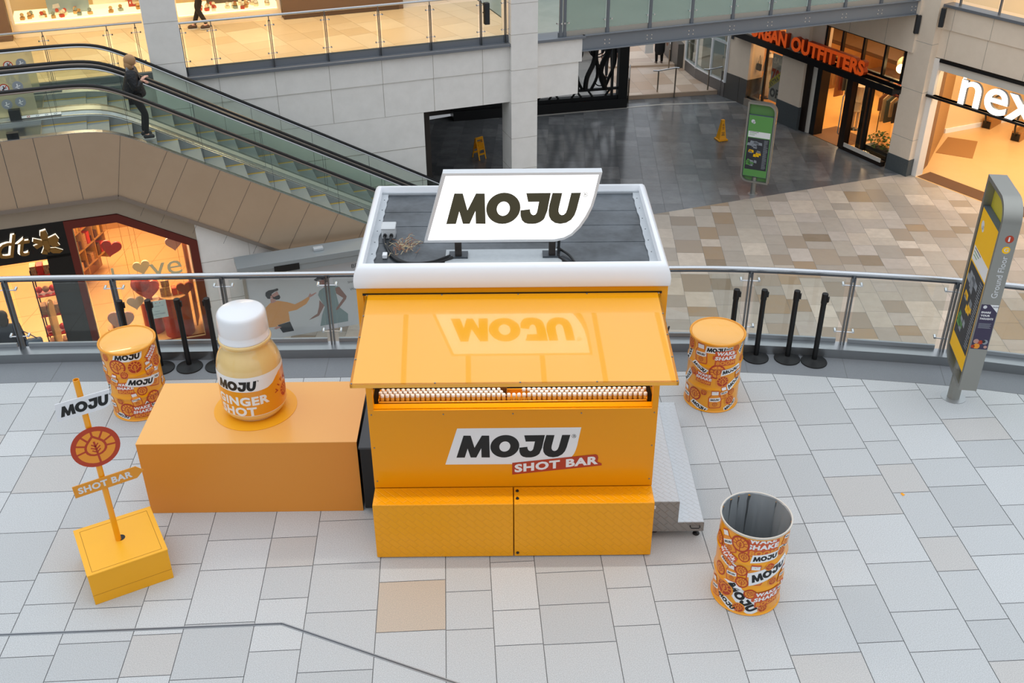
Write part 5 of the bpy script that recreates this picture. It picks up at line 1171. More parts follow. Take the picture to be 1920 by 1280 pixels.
# ---- wet floor cone, A-frame sign, green panel
CN = mat('safety_yellow', 'f2a90e', .4)
T_ = thing('wet_floor_cone', 'yellow four sided wet floor cone standing on the wet dark paving', 'cone', (8.1, 30.17, ZL), R(14))
m = MB(); m.box(-.16, .16, -.16, .16, 0, .05, 0); m.build('base', CN, T_, bevel=.015)
v = []
for h, r_ in ((.05, .13), (.10, .11), (.56, .05), (.64, .048)): v += [(-r_, -r_, h), (r_, -r_, h), (r_, r_, h), (-r_, r_, h)]
m = MB(); m.add(v, [(j*4+i, j*4+(i+1) % 4, (j+1)*4+(i+1) % 4, (j+1)*4+i) for j in range(3) for i in range(4)]+[(12, 13, 14, 15)], 0); m.build('cone_body', CN, T_, bevel=.006)
g = GR()
for i, (z, wd) in enumerate(((.50, .05), (.46, .06), (.40, .07), (.36, .06), (.25, .10), (.21, .09), (.17, .11))): g.poly([(-wd/2, z), (wd/2, z), (wd/2, z+.018), (-wd/2, z+.018)], 'g_dgrey', 1)
g.mesh('warning_text', lambda u, v_, h: (u, -(.11-(v_-.10)*.1304)-.002-h, v_), None, T_)
T_ = thing('wet_floor_sign', 'yellow folding wet floor sign standing in the dark opening', 'floor sign', (.67, 29.2, ZL), R(35))
for sg_ in (-1, 1):
    m = MB()
    for x in (-.13, .10): m.beam((x+.015, sg_*.17, 0), (x+.015, sg_*.015, .62), .035, .02, 0, up=(0, 1, 0))
    for z in (.60, .46, .30, .16): y = sg_*(.17-.25*z); m.beam((-.13, y, z), (.13, y, z), .02, .05, 0)
    y = sg_*(.17-.25*.38); m.beam((-.10, y, .38), (.10, y, .38), .012, .16, 0, up=(0, sg_*.25, 1)); m.build('leaf', CN, T_)
m = MB(); m.box(-.12, .14, -.02, .02, .60, .64); m.build('hinge', CN, T_)
tag(MB().box(-.22, .22, -.02, .02, -.75, .75).build('hanging_banner', mat('lime_banner', '9a9a12', .5), None, w(-1.35, 2.5, -1.35), A0), 'lime green banner hanging inside the dark opening', 'banner')
t2 = totem('information_totem', 'green totem with map poster standing on the dark floor of the lower mall', (8.03, 26.07, ZL), R(62), 'g_green', True)
# ================================================================== RIGHT: clothes shop, pillar, corner shop
UA = Vector((9.5, 33.55, 0)); AU = R(-64.94); du = Vector((cos(AU), sin(AU), 0)); nu = Vector((-sin(AU), cos(AU), 0))
def uobj(mb, name, mats, kind='structure', **k):
    o = mb.build(name, mats, loc=UA, rz=AU, **k)
    if kind: o['kind'] = kind
    return o
def U(u, v, z=0): return UA+du*u+nu*v+Vector((0, 0, z))
BF = mat('bronze_frame', '2a201b', .35, .3); BKF = mat('black_frame', '121213', .35)
m = MB()
m.box(-.3, .08, 0, .3, ZL, 0, 0); m.box(1.93, 2.93, -.14, .3, ZL, -.9, 0); m.box(1.92, 2.95, -.16, .3, ZL, ZL+.72, 1)
m.box(-.3, 6.75, -.05, .3, -1.38, .0, 0); m.box(2.9, 3.45, -.02, .3, -2.3, -1.3, 0)
for u in (4.4, 5.75): m.box(u-.004, u+.004, -.054, -.05, -1.38, 0, 2)
uobj(m, 'wall_shopfront', [STONE2, MATS['plinth_stone'], JOINT])
m = MB(); m.box(.08, 1.93, -.05, .3, ZL, -4.5, 0); uobj(m, 'trim_9', mat('window_sill', '8c8378', .5))
# canopy beam with raised lettering
SG = thing('shop_lettering', 'big orange shop sign letters standing on the black canopy beam', 'sign', U(-.6, -.3, -2.36), AU)
m = MB(); m.box(.2, 7.2, -.02, .3, -.18, -.08, 0); m.box(.2, 7.2, -.04, .0, -.2, 0, 0); m.box(.2, 7.2, .28, .32, -.2, 0, 0); m.build('canopy_beam', mat('canopy_black', '1d1b1c', .3, .3), SG)
MM = Matrix.Translation((.1, .0, .0))
letters(SG, 'URBAN', 1.02, 1.66, .44, .16, mat('sign_orange', 'dc5418', .4, emit='dc5418', es=.3), mat('sign_orange_side', 'a83a10', .5), MM, bold=.045)  # faint glow put into the face colour to brighten the orange letters
letters(SG, 'OUTFITTERS', 2.88, 3.05, .44, .16, MATS['sign_orange'], MATS['sign_orange_side'], MM, bold=.045)
# glazing frames
m = MB()
for u in (.08, 1.02, 1.9): m.box(u-.03, u+.03, .02, .1, -4.5, -2.4, 0)
m.box(.05, 1.93, .02, .1, -4.52, -4.46, 0); m.box(-.2, 6.6, .02, .12, -2.62, -2.4, 0)
for u in (3.5, 4.15, 4.98, 5.8, 6.5): m.box(u-.035, u+.035, .0, .1, -2.3, -1.38, 0)
m.box(3.45, 6.6, 0, .1, -2.32, -2.24, 0); m.box(3.45, 6.6, 0, .1, -1.42, -1.36, 0)
m.box(2.93, 3.18, -.05, .25, ZL, -2.4, 1); m.box(4.70, 4.92, -.1, .12, ZL+.05, -2.45, 1); m.box(5.52, 5.60, -.02, .1, ZL+.2, -2.5, 0); m.box(5.02, 5.16, .3, .4, ZL, -2.5, 0)
m.box(4.72, 6.45, -.06, .08, ZL, ZL+.14, 1)
uobj(m, 'window_3', [BKF, BF])
m = MB(); m.box(3.18, 3.36, .0, .1, ZL, -2.5, 0); m.box(4.75, 6.4, -.08, -.06, ZL+.12, ZL+.24, 0); uobj(m, 'trim_10', mat('white_trim', 'ded8cd', .4))
m = MB(); m.box(3.36, 3.56, .0, .35, ZL, -2.6, 0); uobj(m, 'trim_11', BKF)
WG = glass('window_glass', (.9, .88, .82), .08)
m = MB()
for a, b, c, d in ((.1, 1.0, -4.46, -2.6), (1.04, 1.9, -4.46, -2.6), (4.92, 5.52, -4.55, -2.6), (5.6, 6.45, -4.55, -2.6), (3.53, 4.12, -2.24, -1.42), (4.18, 4.95, -2.24, -1.42), (5.01, 5.77, -2.24, -1.42), (5.83, 6.48, -2.24, -1.42)): m.box(a, b, .05, .06, c, d)
uobj(m, 'window_4', WG)
DH = thing('door_handle', 'long vertical pull handle on the brown door frame of the clothes shop', 'handle', U(4.72, -.14, -4.3), AU)
m = MB(); m.tube([(0, 0, 0), (0, -.05, .05), (0, -.05, 1.15), (0, 0, 1.2)], .018, 6); m.build('bar', mat('pale_steel', 'bdb7ae', .3, .8), DH)
# shop interior
m = MB(); m.prism([(-.3, .3), (-.3, 7), (5.3, 7), (5.2, 3.67), (7.0, .7), (7.0, .3)], ZL-.02, ZL+.005, 0); m.box(3.3, 4.75, .0, 1.2, ZL, ZL+.012, 1); uobj(m, 'floor_shop', [mat('shop_floor', 'd9a560', .3, noise=(1.5, .4, 'c9944c')), mat('entrance_mat', '7a5434', .8)])
m = MB(); m.box(-.3, 5.3, 6.8, 7, ZL, 0, 0); m.box(-.4, -.3, .3, 7, ZL, 0, 0); m.prism([(7.0, .3), (7.0, .7), (5.2, 3.67), (5.3, 7), (5.25, 7), (5.13, 3.65), (6.93, .68), (6.93, .3)], ZL, 0, 0); uobj(m, 'wall_shop', mat('shop_wall', 'cf9a5c', .7, noise=(3, .4, 'a87644')))
m = MB(); m.prism([(-.3, .25), (-.3, 7), (5.3, 7), (5.2, 3.67), (7.0, .7), (7.0, .3)], -.06, 0, 0); uobj(m, 'ceiling_4', mat('shop_ceiling', '8a6a48', .8))
for (u, v, z, e) in ((1.2, 1.4, -.3, 55), (3.6, 1.0, -.3, 60), (5.6, .9, -.3, 60), (2, 3.6, -2.75, 60), (4.4, 3.4, -2.78, 75), (2.6, 3.8, -.35, 45), (4.4, 3.6, -.35, 40)): area('shop_light', U(u, v, z), 1.0, e, (1, .72, .42))
# window dressing
def mannequin(label, loc, rz, dress, skirt_w=.3, long=True):
    T_ = thing('mannequin', label, 'mannequin', loc, rz)
    m = MB(); m.lathe([(.0001, 1.0), (.13, .98), (.15, .9), (.11, 1.05), (.10, 1.15), (.13, 1.3), (.15, 1.38), (.08, 1.44), (.045, 1.47), (.045, 1.52), (.0001, 1.53)], 18); m.build('torso', mat('mannequin_skin', 'e6d3b8', .4), T_)
    m = MB(); m.lathe([(.11, 1.42), (.125, 1.3), (.095, 1.14), (.13, 1.0), (skirt_w*.75, .6), (skirt_w*.9, .15 if long else .62), (skirt_w*.8, .14 if long else .6)], 20, cap=False); m.build('dress', dress, T_, sharp=80)
    for sg_ in (-1, 1):
        m = MB(); m.tube([(0, sg_*.15, 1.36), (.02, sg_*.19, 1.1), (.06, sg_*.2, .85)], [.04, .032, .025], 7); m.build('arm', MATS['mannequin_skin'], T_)
        m = MB(); m.tube([(0, sg_*.07, .95), (0, sg_*.08, .5), (0, sg_*.08, .03)], [.07, .05, .035], 7); m.build('leg', MATS['mannequin_skin'], T_)
    m = MB(); m.lathe([(.17, 0), (.17, .012), (.0001, .015)], 20); m.build('stand', BKF, T_); return T_
mannequin('mannequin in a long white dress in the left window of the clothes shop', U(.62, .55, ZL+.25), AU-pi/2, mat('white_dress', 'e9e0d0', .6), .26)
mannequin('mannequin in a grey dress behind the sale poster', U(1.15, .9, ZL+.25), AU-pi/2, mat('grey_dress', '6f6a66', .7), .2, False)
mannequin('mannequin in white clothes just inside the shop doorway', U(3.75, 1.5, ZL), AU-pi/2, mat('cream_clothes', 'ded2bd', .6), .2, False)
T_ = thing('handbag', 'small black bag hanging beside the white dress', 'bag', U(.42, .3, -3.6), AU)
m = MB(); m.box(-.1, .1, -.04, .04, 0, .22); m.build('bag_body', BKF, T_, bevel=.02); m = MB(); m.tube([(-.07, 0, .2), (0, 0, .5), (.07, 0, .2)], .008, 5); m.build('strap', BKF, T_)
SA = thing('sale_poster', 'white sale poster with a yellow band in the window of the clothes shop', 'poster', U(1.22, .12, -4.3), AU)
m = MB(); m.box(0, .66, 0, .015, 0, 1.5); m.build('board', mat('poster_grey', 'b9bdc4', .5), SA)
g = GR(); g.text('SALE', .33, 1.2, .2, 'g_white', 1, bold=.05, width=.56, center=True); g.text('70%', .33, .62, .42, 'g_red', 1, bold=.06, width=.6, center=True); g.text('OFF', .33, .12, .3, 'g_dgrey', 1, bold=.06, width=.56, center=True)
g.mesh('poster_text', lambda u, v, h: (u, -.001-h, v), None, SA)
g = GR(); g.poly([(-.02, .35), (-.02, .62), (.70, 1.22), (.70, .95)], 'g_lime', 3)
tg = GR().text('EXTRA 20%', 0, 0, .14, 'g_dgrey', 1, bold=.03, width=.78); a = atan2(.6, .72); g.put(tg, .05, .43, 1, a, dl=3)
g.mesh('yellow_band', lambda u, v, h: (u, -.004-h, v), None, SA)
def globe(label, u, v, z, r_, lit):
    T_ = thing('globe_lamp', label, 'lamp', U(u, v, z), AU)
    m = MB(); m.ball((0, 0, 0), r_, 10); m.build('glass_globe', mat('globe_lit' if lit else 'globe_cream', 'ffe3b0', .4, emit='ffd79a', es=6 if lit else .5), T_)
    m = MB(); m.tube([(0, 0, r_), (0, 0, -z-.1)], .008, 5); m.build('flex', BKF, T_)
globe('small bright globe lamp hanging behind the upper window of the clothes shop', 6.1, .4, -2.05, .13, True)
globe('large cream globe lamp hanging highest at the right end of the upper window', 6.4, .6, -1.55, .2, False)
globe('large cream globe lamp hanging low at the right end of the upper window', 6.3, .95, -2.0, .2, False)
globe('large cream globe lamp left of the small bright one', 5.6, 1.1, -2.15, .22, False)
random.seed(31)
RC = [('clothes_rail', 2.0), ('clothes_rail', 4.5)]
def rail_of_clothes(label, u, v, z, n, ln, seed):
    random.seed(seed); T_ = thing('clothes_rail', label, 'clothes rail', U(u, v, z), AU)
    m = MB(); m.tube([(0, 0, 0), (0, 0, 1.3), (ln, 0, 1.3), (ln, 0, 0)], .015, 6); m.build('frame', BKF, T_)
    for i in range(n):
        x = (i+.5)*ln/n; c = random.choice(['8a5a34', '3c3a3a', 'c9b28c', '6d3022', 'a67b46', '4c5a58']); h = random.uniform(.5, .9)
        m = MB(); m.prism([(-.02, 1.26), (.02, 1.26), (.2, 1.15), (.19, 1.28-h), (-.19, 1.28-h), (-.2, 1.15)], x-.02, x+.02, 0, ax='x'); m.build('garment', mat('garment_'+c, c, .8), T_, bevel=.008)
    return T_
rail_of_clothes('clothes rail deep inside the shop seen through the doorway', 3.5, 3.0, ZL, 9, 1.3, 1)
rail_of_clothes('clothes rail inside the shop behind the right hand glazing', 4.3, 1.9, ZL, 8, 1.2, 2)
rail_of_clothes('clothes rail inside the shop behind the sale poster', 1.3, 2.4, ZL, 9, 1.4, 3)
random.seed(4)
def shelf_wall(label, u, v, z0, ln, rows, seed):
    random.seed(seed); T_ = thing('stock_shelf', label, 'shelf', U(u, v, z0), AU)
    m = MB()
    for r_ in range(rows+1): m.box(0, ln, 0, .3, r_*.42-.015, r_*.42+.015, 0)
    m.box(0, .03, 0, .3, 0, rows*.42, 0); m.box(ln-.03, ln, 0, .3, 0, rows*.42, 0); m.box(0, ln, .28, .3, 0, rows*.42, 0); m.build('rack', mat('rack_wood', '6d4422', .6), T_)
    for r_ in range(rows):
        x = .06
        while x < ln-.2:
            wd = random.uniform(.12, .28); c = random.choice(['c98a3c', '8c2f22', 'e0c08a', '3f3b36', 'a85f2a', 'd9d0bd']); h = random.uniform(.12, .33)
            m = MB(); m.box(x, x+wd, .02, .24, r_*.42+.015, r_*.42+.015+h); m.build('goods', mat('garment_'+c, c, .8), T_, bevel=.01); x += wd+random.uniform(.02, .08)
shelf_wall('stock shelves high on the back of the shop behind the upper windows', 1.9, 3.9, -2.6, 3.1, 4, 5)
m = MB(); m.box(-.2, 5.1, 2.3, 6.8, -2.72, -2.6); uobj(m, 'floor_mezzanine', mat('mezz_floor', '5b3d22', .6))
PT = thing('potted_plant', 'green bushy plant low behind the right hand glazing of the clothes shop', 'plant', U(5.85, .45, ZL), AU)
m = MB(); m.box(-.45, .45, -.15, .15, 0, .28); m.build('planter', BKF, PT)
m = MB(); random.seed(6)
for i in range(170):
    a, b = random.uniform(0, 2*pi), random.uniform(0, .35); x, y, z = b*1.4*cos(a), b*.5*sin(a), .28+random.uniform(0, .5)*(1-b); s1 = random.uniform(.04, .08); q = random.uniform(0, pi)
    m.add([(x, y, z), (x+s1*cos(q), y+s1*sin(q), z+s1*.6), (x+s1*1.6*cos(q+.5), y+s1*1.6*sin(q+.5), z+s1*.2), (x+s1*cos(q+1), y+s1*sin(q+1), z-s1*.1)], [(0, 1, 2, 3)], 0)
m.build('foliage', mat('leaf_green', '4e6a2a', .6), PT)
# ---- big stone pillar on the corner
m = MB(); PP = [(12.28, 27.6), (12.62, 26.95), (13.15, 27.25), (12.85, 27.95)]
def colp(mb, P_, z0, z1, mi, g=0):
    c = Vector((sum(p[0] for p in P_)/4, sum(p[1] for p in P_)/4)); Q_ = [tuple(c+(Vector(p)-c)*(1+g)) for p in P_]; mb.prism(Q_, z0, z1, mi)
colp(m, PP, ZL, 3.5, 0); colp(m, PP, ZL, ZL+.48, 1, .04)
for z in (-3.7, -2.35, -1.05, .3): colp(m, PP, z-.005, z+.005, 2, .004)
st(m.build('wall_pillar', [STONE2, MATS['plinth_stone'], JOINT]))
speaker('black loudspeaker, left one of the pair on the corner pillar', (12.32, 27.42, -.62), R(-10)); speaker('black loudspeaker, right one of the pair on the corner pillar', (12.68, 26.82, -.30), R(-35))
# ---- corner shop (white lit letters)
NA = Vector((12.65, 27.32, 0)); AN = R(-59.06); dn_ = Vector((cos(AN), sin(AN), 0)); nn_ = Vector((-sin(AN), cos(AN), 0))
def N(u, v, z=0): return NA+dn_*u+nn_*v+Vector((0, 0, z))
def nobj(mb, name, mats, kind='structure', **k):
    o = mb.build(name, mats, loc=NA, rz=AN, **k)
    if kind: o['kind'] = kind
    return o
m = MB(); m.box(.02, 6, 0, .3, -.64, -.07, 0); m.box(.04, 6, .03, .3, -1.40, -.64, 0)
for u in (.62, 1.75, 2.9, 4.0): m.box(u-.004, u+.004, -.004, 0, -.64, -.07, 1); m.box(u-.054, u-.046, .026, .03, -1.4, -.64, 1)
nobj(m, 'wall_corner', [STONE2, JOINT])
m = MB(); m.box(0, 6, -.08, .3, -.07, 0, 0); nobj(m, 'trim_12', MATS['coping_metal'])
m = MB(); m.box(.46, 6, .0, .3, -1.5, -1.42, 0); m.box(.46, 6, .06, .2, -1.72, -1.5, 1); m.box(.46, 6, -.02, .12, -2.46, -2.40, 0); m.box(.1, 6, -.06, .10, -2.46, -2.40, 0)
nobj(m, 'trim_13', [BKF, mat('white_soffit', 'd9d2c6', .5)])
m = MB(); m.box(.13, .47, .0, .3, ZL, -1.42, 0); nobj(m, 'trim_14', mat('white_column', 'ece8e2', .35))
m = MB(); m.box(.47, 6, .1, .11, -2.40, -1.72); nobj(m, 'window_5', glass('fascia_glass', (.93, .9, .84), .1))
# interior
m = MB(); m.prism([(.3, 0), (-1.3, 3.6), (-.7, 7.1), (9, 7.1), (9, 0)], ZL-.03, ZL+.003, 0); nobj(m, 'floor_store', mat('store_floor', 'dfb780', .25, noise=(.8, .3, 'd6a866')))
tag(nobj(MB().box(.5, 6, .05, .62, ZL, ZL+.012), 'doormat', mat('threshold_mat', '6b4a30', .9), None), 'long dark brown entrance mat across the bright shop threshold', 'doormat')
tag(nobj(MB().prism([(-.95, 3.4), (-.2, 3.82), (.56, 2.48), (-.35, 2.0)], ZL, ZL+.012), 'floor_mat', mat('brown_mat', 'a27440', .9), None), 'square brown mat lying inside the bright shop', 'doormat')
m = MB(); m.prism([(.47, .12), (.12, 1.0), (-.1, 1.0), (-.1, .12)], ZL, -1.5, 0); m.prism([(.12, 1.0), (-1.25, 3.6), (-1.5, 3.6), (-.1, 1.0)], ZL, -1.5, 1); nobj(m, 'wall_brick', [mat('textured_brown', '8d6a4c', .8, noise=(20, .6, '6b4c33'), bump=(30, .8)), mat('gold_texture', 'bb8d55', .6, noise=(30, .6, '8d6436'), bump=(40, .8))])
m = MB(); m.prism([(-1.25, 3.6), (-.6, 7.0), (9, 7.0), (9, 7.2), (-.8, 7.2), (-1.45, 3.6)], ZL, -.3, 0); nobj(m, 'wall_store', mat('store_wall', 'f0d3a2', .6))
m = MB(); m.prism([(-1.2, 3.6), (-.55, 6.95), (9, 6.95), (9, 7.0), (-.6, 7.0), (-1.25, 3.6)], ZL, ZL+.14); nobj(m, 'baseboard_store', WHITE)
m = MB(); m.prism([(.3, .3), (-1.3, 3.6), (-.7, 7), (9, 7), (9, .3)], -.3, -.1, 0); nobj(m, 'ceiling_5', mat('store_ceiling', 'e9dcc4', .8))
for (u, v) in ((1.5, 1.4), (4, 1.6), (.6, 4.2), (3.4, 4.2), (6, 4)): area('store_light', N(u, v, -.4), 1.2, 62, (1, .83, .6))
NX = thing('lit_letters', 'large glowing white letters on a black bar over the corner shop entrance', 'sign', N(0, -.02, -2.40), AN)
LW = mat('letter_glow', 'ffffff', .4, emit='fffaf0', es=2.6)
ls = letters(NX, 'next', 1.26, 2.72, .80, .09, LW, mat('letter_return', '8d8f90', .4), Matrix.Identity(4), bold=.012, res=6)
T_ = thing('ceiling_lamp', 'narrow bright strip of light inside the corner shop window', 'lamp', N(.98, .5, -2.3), AN)
m = MB(); m.prism([(-.04, 0), (.02, .1), (.05, .6), (-.03, .5)], 0, .05, 0, ax='y'); m.build('light_strip', mat('strip_glow', 'fff4dc', .4, emit='fff0d0', es=5), T_)
def esc_end(label, u, v):
    T_ = thing('shop_escalator', label, 'escalator', N(u, v, ZL), R(42))
    m = MB(); m.box(0, 2.4, -.14, .14, .0, .3, 0); m.box(-.02, .1, -.12, .12, .02, .24, 1); m.build('skirt', [mat('bronze_skirt', 'b08a5c', .3, .7), BKF], T_)
    m = MB(); m.tube([(2.4, 0, .95), (.1, 0, .95), (-.12, 0, .88), (-.22, 0, .72), (-.24, 0, .5), (-.16, 0, .3), (0, 0, .2)], .03, 8); m.build('handrail', RUB, T_)
    m = MB(); m.box(-.1, 2.4, -.008, .008, .3, .92); m.build('glass_panel', glass('warm_glass', (.95, .88, .75), .08), T_)
esc_end('left escalator end inside the corner shop', -.75, 5.0); esc_end('right escalator end inside the corner shop', .42, 4.75)
# ---- gallery over the corner shop
m = MB(); m.box(.1, 7, .0, 5, -.1, -.001, 0); nobj(m, 'floor_gallery', mat('gallery_floor', 'dcc39c', .35))
m = MB(); m.box(.0, 7, .5, 5.2, 3.4, 3.5, 0); nobj(m, 'ceiling_6', MATS['ceiling_white'])
m = MB(); m.box(0, 7, 5, 5.2, 0, 3.4, 0); nobj(m, 'wall_gallery', CRM)
area('gallery_light', N(3, 2.2, 3.3), 2, 120, (1, .72, .42))
T_ = thing('gallery_railing', 'glass railing at top right above the corner shop', 'railing', N(.3, .12, 0), AN)
for i in range(5):
    x = .35+i*1.12; m = MB(); m.box(x-.02, x+.02, -.03, .03, 0, 1.05); m.build('post', MATS['post_bluegrey'], T_)
    m = MB(); m.box(x+.06, x+1.06, 0, .012, .12, 1.0); m.build('glass_panel', GLU, T_)
m = MB(); m.tube([(0, 0, 1.1), (5.5, 0, 1.1)], .026, 8); m.build('handrail', MATS['satin_steel'], T_)
# ================================================================== LOWER LEFT: chocolate shop under the escalators, poster wall
TS = -2.90
def SZ(s, t=0, z=0): return w(s, t, z)
def lobj(mb, name, mats, kind='structure', **k):
    o = mobj(mb, name, mats, **k)
    if kind: o['kind'] = kind
    return o
zt = lambda s: -1.64 if s < -9.08 else -1.64-.5775*(s+9.08)
m = MB()                                                          # metal fascia following the slope
P_ = [(-12.6, -1.28), (-8.98, -1.28), (-7.70, -2.02), (-7.70, -2.43), (-9.08, -1.63), (-12.6, -1.63)]
m.prism(P_, TS, TS+.1, 0, ax='y'); lobj(m, 'wall_fascia', mat('taupe_metal', 'a39685', .35, .3, noise=(1.5, .3, 'b5a897')))
m = MB(); m.prism([(-7.70, -2.02), (-2.3, -5.14+.3), (-7.0, ZL), (-7.70, ZL)], TS+.02, TS+.2, 0, ax='y')
m.prism([(-7.70, -2.02), (-5.75, -3.15), (-5.75, ZL), (-7.70, ZL)], TS+.0, TS+.2, 0, ax='y'); 
for z in (-2.95, -3.85): m.box(-7.70, -5.75, TS-.003, TS, z-.004, z+.004, 1)
m.box(-6.72, -6.715, TS-.003, TS, -3.85, -2.6, 1)
lobj(m, 'wall_side', [STONE, JOINT])
RF = mat('dark_red_frame', '5e1f16', .35)
m = MB()                                                          # red frame around the window
for q in ([(-10.06, zt(-10.06)), (-9.08, -1.64), (-7.70, zt(-7.70)), (-7.70, ZL), (-7.86, ZL), (-7.86, -2.51), (-9.12, -1.80), (-9.93, -1.80), (-9.93, ZL), (-10.06, ZL)],):
    m.prism(q, TS-.03, TS+.12, 0, ax='y')
m.box(-9.93, -7.86, TS-.03, TS+.12, ZL, ZL+.12, 0)
lobj(m, 'window_6', RF)
m = MB(); I = [(-9.93, -1.80), (-9.12, -1.80), (-7.86, -2.51), (-7.86, ZL+.12), (-9.93, ZL+.12)]; 
for a, b in zip(I, I[1:]+I[:1]): m.beam((a[0], TS+.03, a[1]), (b[0], TS+.03, b[1]), .03, .03, 0)
lobj(m, 'window_6', mat('gold_bead', 'c9a878', .4))
m = MB(); m.prism([(-9.9, -1.83), (-9.13, -1.83), (-7.89, -2.54), (-7.89, ZL+.15), (-9.9, ZL+.15)], TS+.05, TS+.055, 0, ax='y'); lobj(m, 'window_6', WG)
# black portal with gold lettering
m = MB(); m.box(-12.6, -10.06, TS-.01, TS+.15, -2.36, -1.63, 0); m.box(-10.50, -10.06, TS-.01, TS+.15, ZL, -2.3, 0); m.box(-10.50, -10.05, TS-.02, TS+.16, ZL, ZL+1.9, 1)
lobj(m, 'wall_portal', [mat('portal_black', '0b0a0a', .3), mat('dark_tile', '2b2f31', .25, noise=(3, .3, '3a3f41'))])
LD_ = thing('shop_sign', 'gold script letters with white glowing edges on the black shop fascia', 'sign', w(-12.0, TS-.02, -2.2), A0)
GD = mat('gold_letter', '8f6a36', .35, .6); HA = mat('halo_white', 'fff6e0', .4, emit='fff2d8', es=1.1)
SH = Matrix(((1, 0, .32, 0), (0, 1, 0, 0), (0, 0, 1, 0), (0, 0, 0, 1)))
letters(LD_, 'Lindt', -.2, 1.42, .46, .05, GD, GD, Matrix.Translation((0, -.06, 0)) @ SH, bold=-.002)
letters(LD_, 'Lindt', -.2-.02, 1.42, .46, .02, HA, HA, Matrix.Translation((-.008, -.03, .014)) @ SH, bold=.004, part='glow_edge')
EMB = thing('shop_emblem', 'gold heraldic beast emblem with white glowing edges beside the gold script', 'sign', w(-10.44, TS-.02, -2.0), A0)
random.seed(9)
def emb(mb, g_, y0_, y1_):
    for pts in ([(-.05, .24), (.05, .26), (.07, .14), (.04, .06), (-.05, .06), (-.07, .15)], [(-.05, .08), (.05, .08), (.06, -.1), (.02, -.2), (-.06, -.14)],
                [(-.04, .05), (-.2, .12), (-.22, .05), (-.12, .0), (-.22, -.03), (-.18, -.09), (-.05, -.03)], [(.04, .08), (.2, .14), (.24, .04), (.2, -.03), (.23, -.09), (.12, -.1), (.05, -.03)],
                [(-.06, -.1), (-.12, -.2), (-.02, -.23), (.0, -.15)], [(.02, -.12), (.14, -.13), (.26, -.2), (.2, -.24), (.08, -.22), (.04, -.18)]):
        mb.prism([(x*g_, z*g_) for x, z in pts], y0_, y1_, 0, ax='y')
m = MB(); emb(m, 1.0, -.07, -.02); m.build('emblem', GD, EMB)
m = MB(); emb(m, 1.04, -.02, -.005); o = m.build('glow_edge', HA, EMB); o.location = (-.006, 0, .008)
# interior
m = MB(); m.box(-14, -7.7, TS+.1, 3.6, ZL+.0, ZL+.008, 0)
for i in range(6): m.beam((-12.4+i*.95, TS+.1, ZL+.009), (-9.6+i*.95, 3.6, ZL+.009), .01, .002, 1)
for t in (-2.2, -1.3, -.5, .4, 1.3, 2.2, 3.0): m.box(-12.6, -7.7, t-.004, t+.004, ZL+.008, ZL+.010, 1)
lobj(m, 'floor_choc', [mat('choc_floor', 'dcae74', .28), mat('floor_joint', 'b98444', .5)])
m = MB(); m.box(-7.78, -7.7, TS+.15, .0, ZL, -1.8, 0); m.box(-7.68, -7.6, .36, 3.6, ZL, -1.4, 0); m.box(-14, -7.6, 3.55, 3.65, ZL, -1.4, 0); m.box(-14, -13.9, TS, 3.6, ZL, -1.4, 0); lobj(m, 'wall_choc', mat('choc_wall', 'b98a58', .6, noise=(2, .3, '8c5a2c')))
m = MB(); m.box(-14, -7.6, 0, 3.6, -1.72, -1.70, 0); m.prism([(-12.6, -1.6), (-9.1, -1.6), (-7.7, -2.4), (-7.7, -2.44), (-9.1, -1.64), (-12.6, -1.64)], TS+.12, -.02, 0, ax='y'); lobj(m, 'ceiling_7', mat('choc_ceiling', 'c98d4a', .7))
area('chocolate_shop_light', w(-9.6, -1.6, -1.75), 1.4, 85, (1, .74, .48), (0, 0, A0)); area('chocolate_shop_light', w(-11.4, -1.5, -1.75), 1.4, 75, (1, .74, .48), (0, 0, A0)); area('chocolate_shop_light', w(-8.5, -2.0, -2.3), .6, 22, (1, .74, .48), (0, 0, A0)); area('chocolate_shop_light', w(-9.2, 1.6, -1.8), 1.6, 110, (1, .76, .5), (0, 0, A0)); area('chocolate_shop_light', w(-11.8, 1.6, -1.8), 1.6, 90, (1, .76, .5), (0, 0, A0))
# display inside the window
def heart(r_=1, n=28): return [(r_*.062*16*sin(t)**3, r_*.062*(13*cos(t)-5*cos(2*t)-2*cos(3*t)-cos(4*t))) for t in [2*pi*i/n for i in range(n)]]
def hang_heart(name, label, s, t, z, r_, mt, cat='heart decoration', tilt=0):
    T_ = thing(name, label, cat, w(s, t, z), A0); pts = rot2(heart(r_), tilt)
    m = MB(); m.prism(pts, -.025, .025, 0, ax='y'); m.build('heart', mt, T_, bevel=.01)
    m = MB(); m.tube([(0, 0, r_*.4), (0, 0, min(-1.75, -1.75-.5775*max(0, s+9.08))-z)], .003, 4); m.build('thread', GD, T_); return T_
RD = mat('heart_red', 'c8281c', .4); PK = mat('heart_pink', 'dba8a0', .5)
hang_heart('hanging_heart', 'solid red heart hanging high at the left of the shop window', -9.35, TS+.5, -2.55, .2, RD, tilt=-.3)
hang_heart('hanging_heart', 'cream patterned heart hanging in the middle of the shop window', -8.85, TS+.25, -2.95, .17, mat('heart_cream', 'f0d7a8', .5), tilt=.1)
hang_heart('hanging_heart', 'pink heart sticker low at the left of the shop window', -9.45, TS+.12, -4.0, .26, PK, tilt=-.15)
hang_heart('hanging_heart', 'pale heart sticker between the railing post and the hanging notice', -9.1, TS+.12, -3.65, .17, mat('heart_pale', 'e3c3a8', .5))
hang_heart('hanging_heart', 'pink heart at the top right corner of the shop window', -8.15, TS+.4, -2.6, .17, PK)
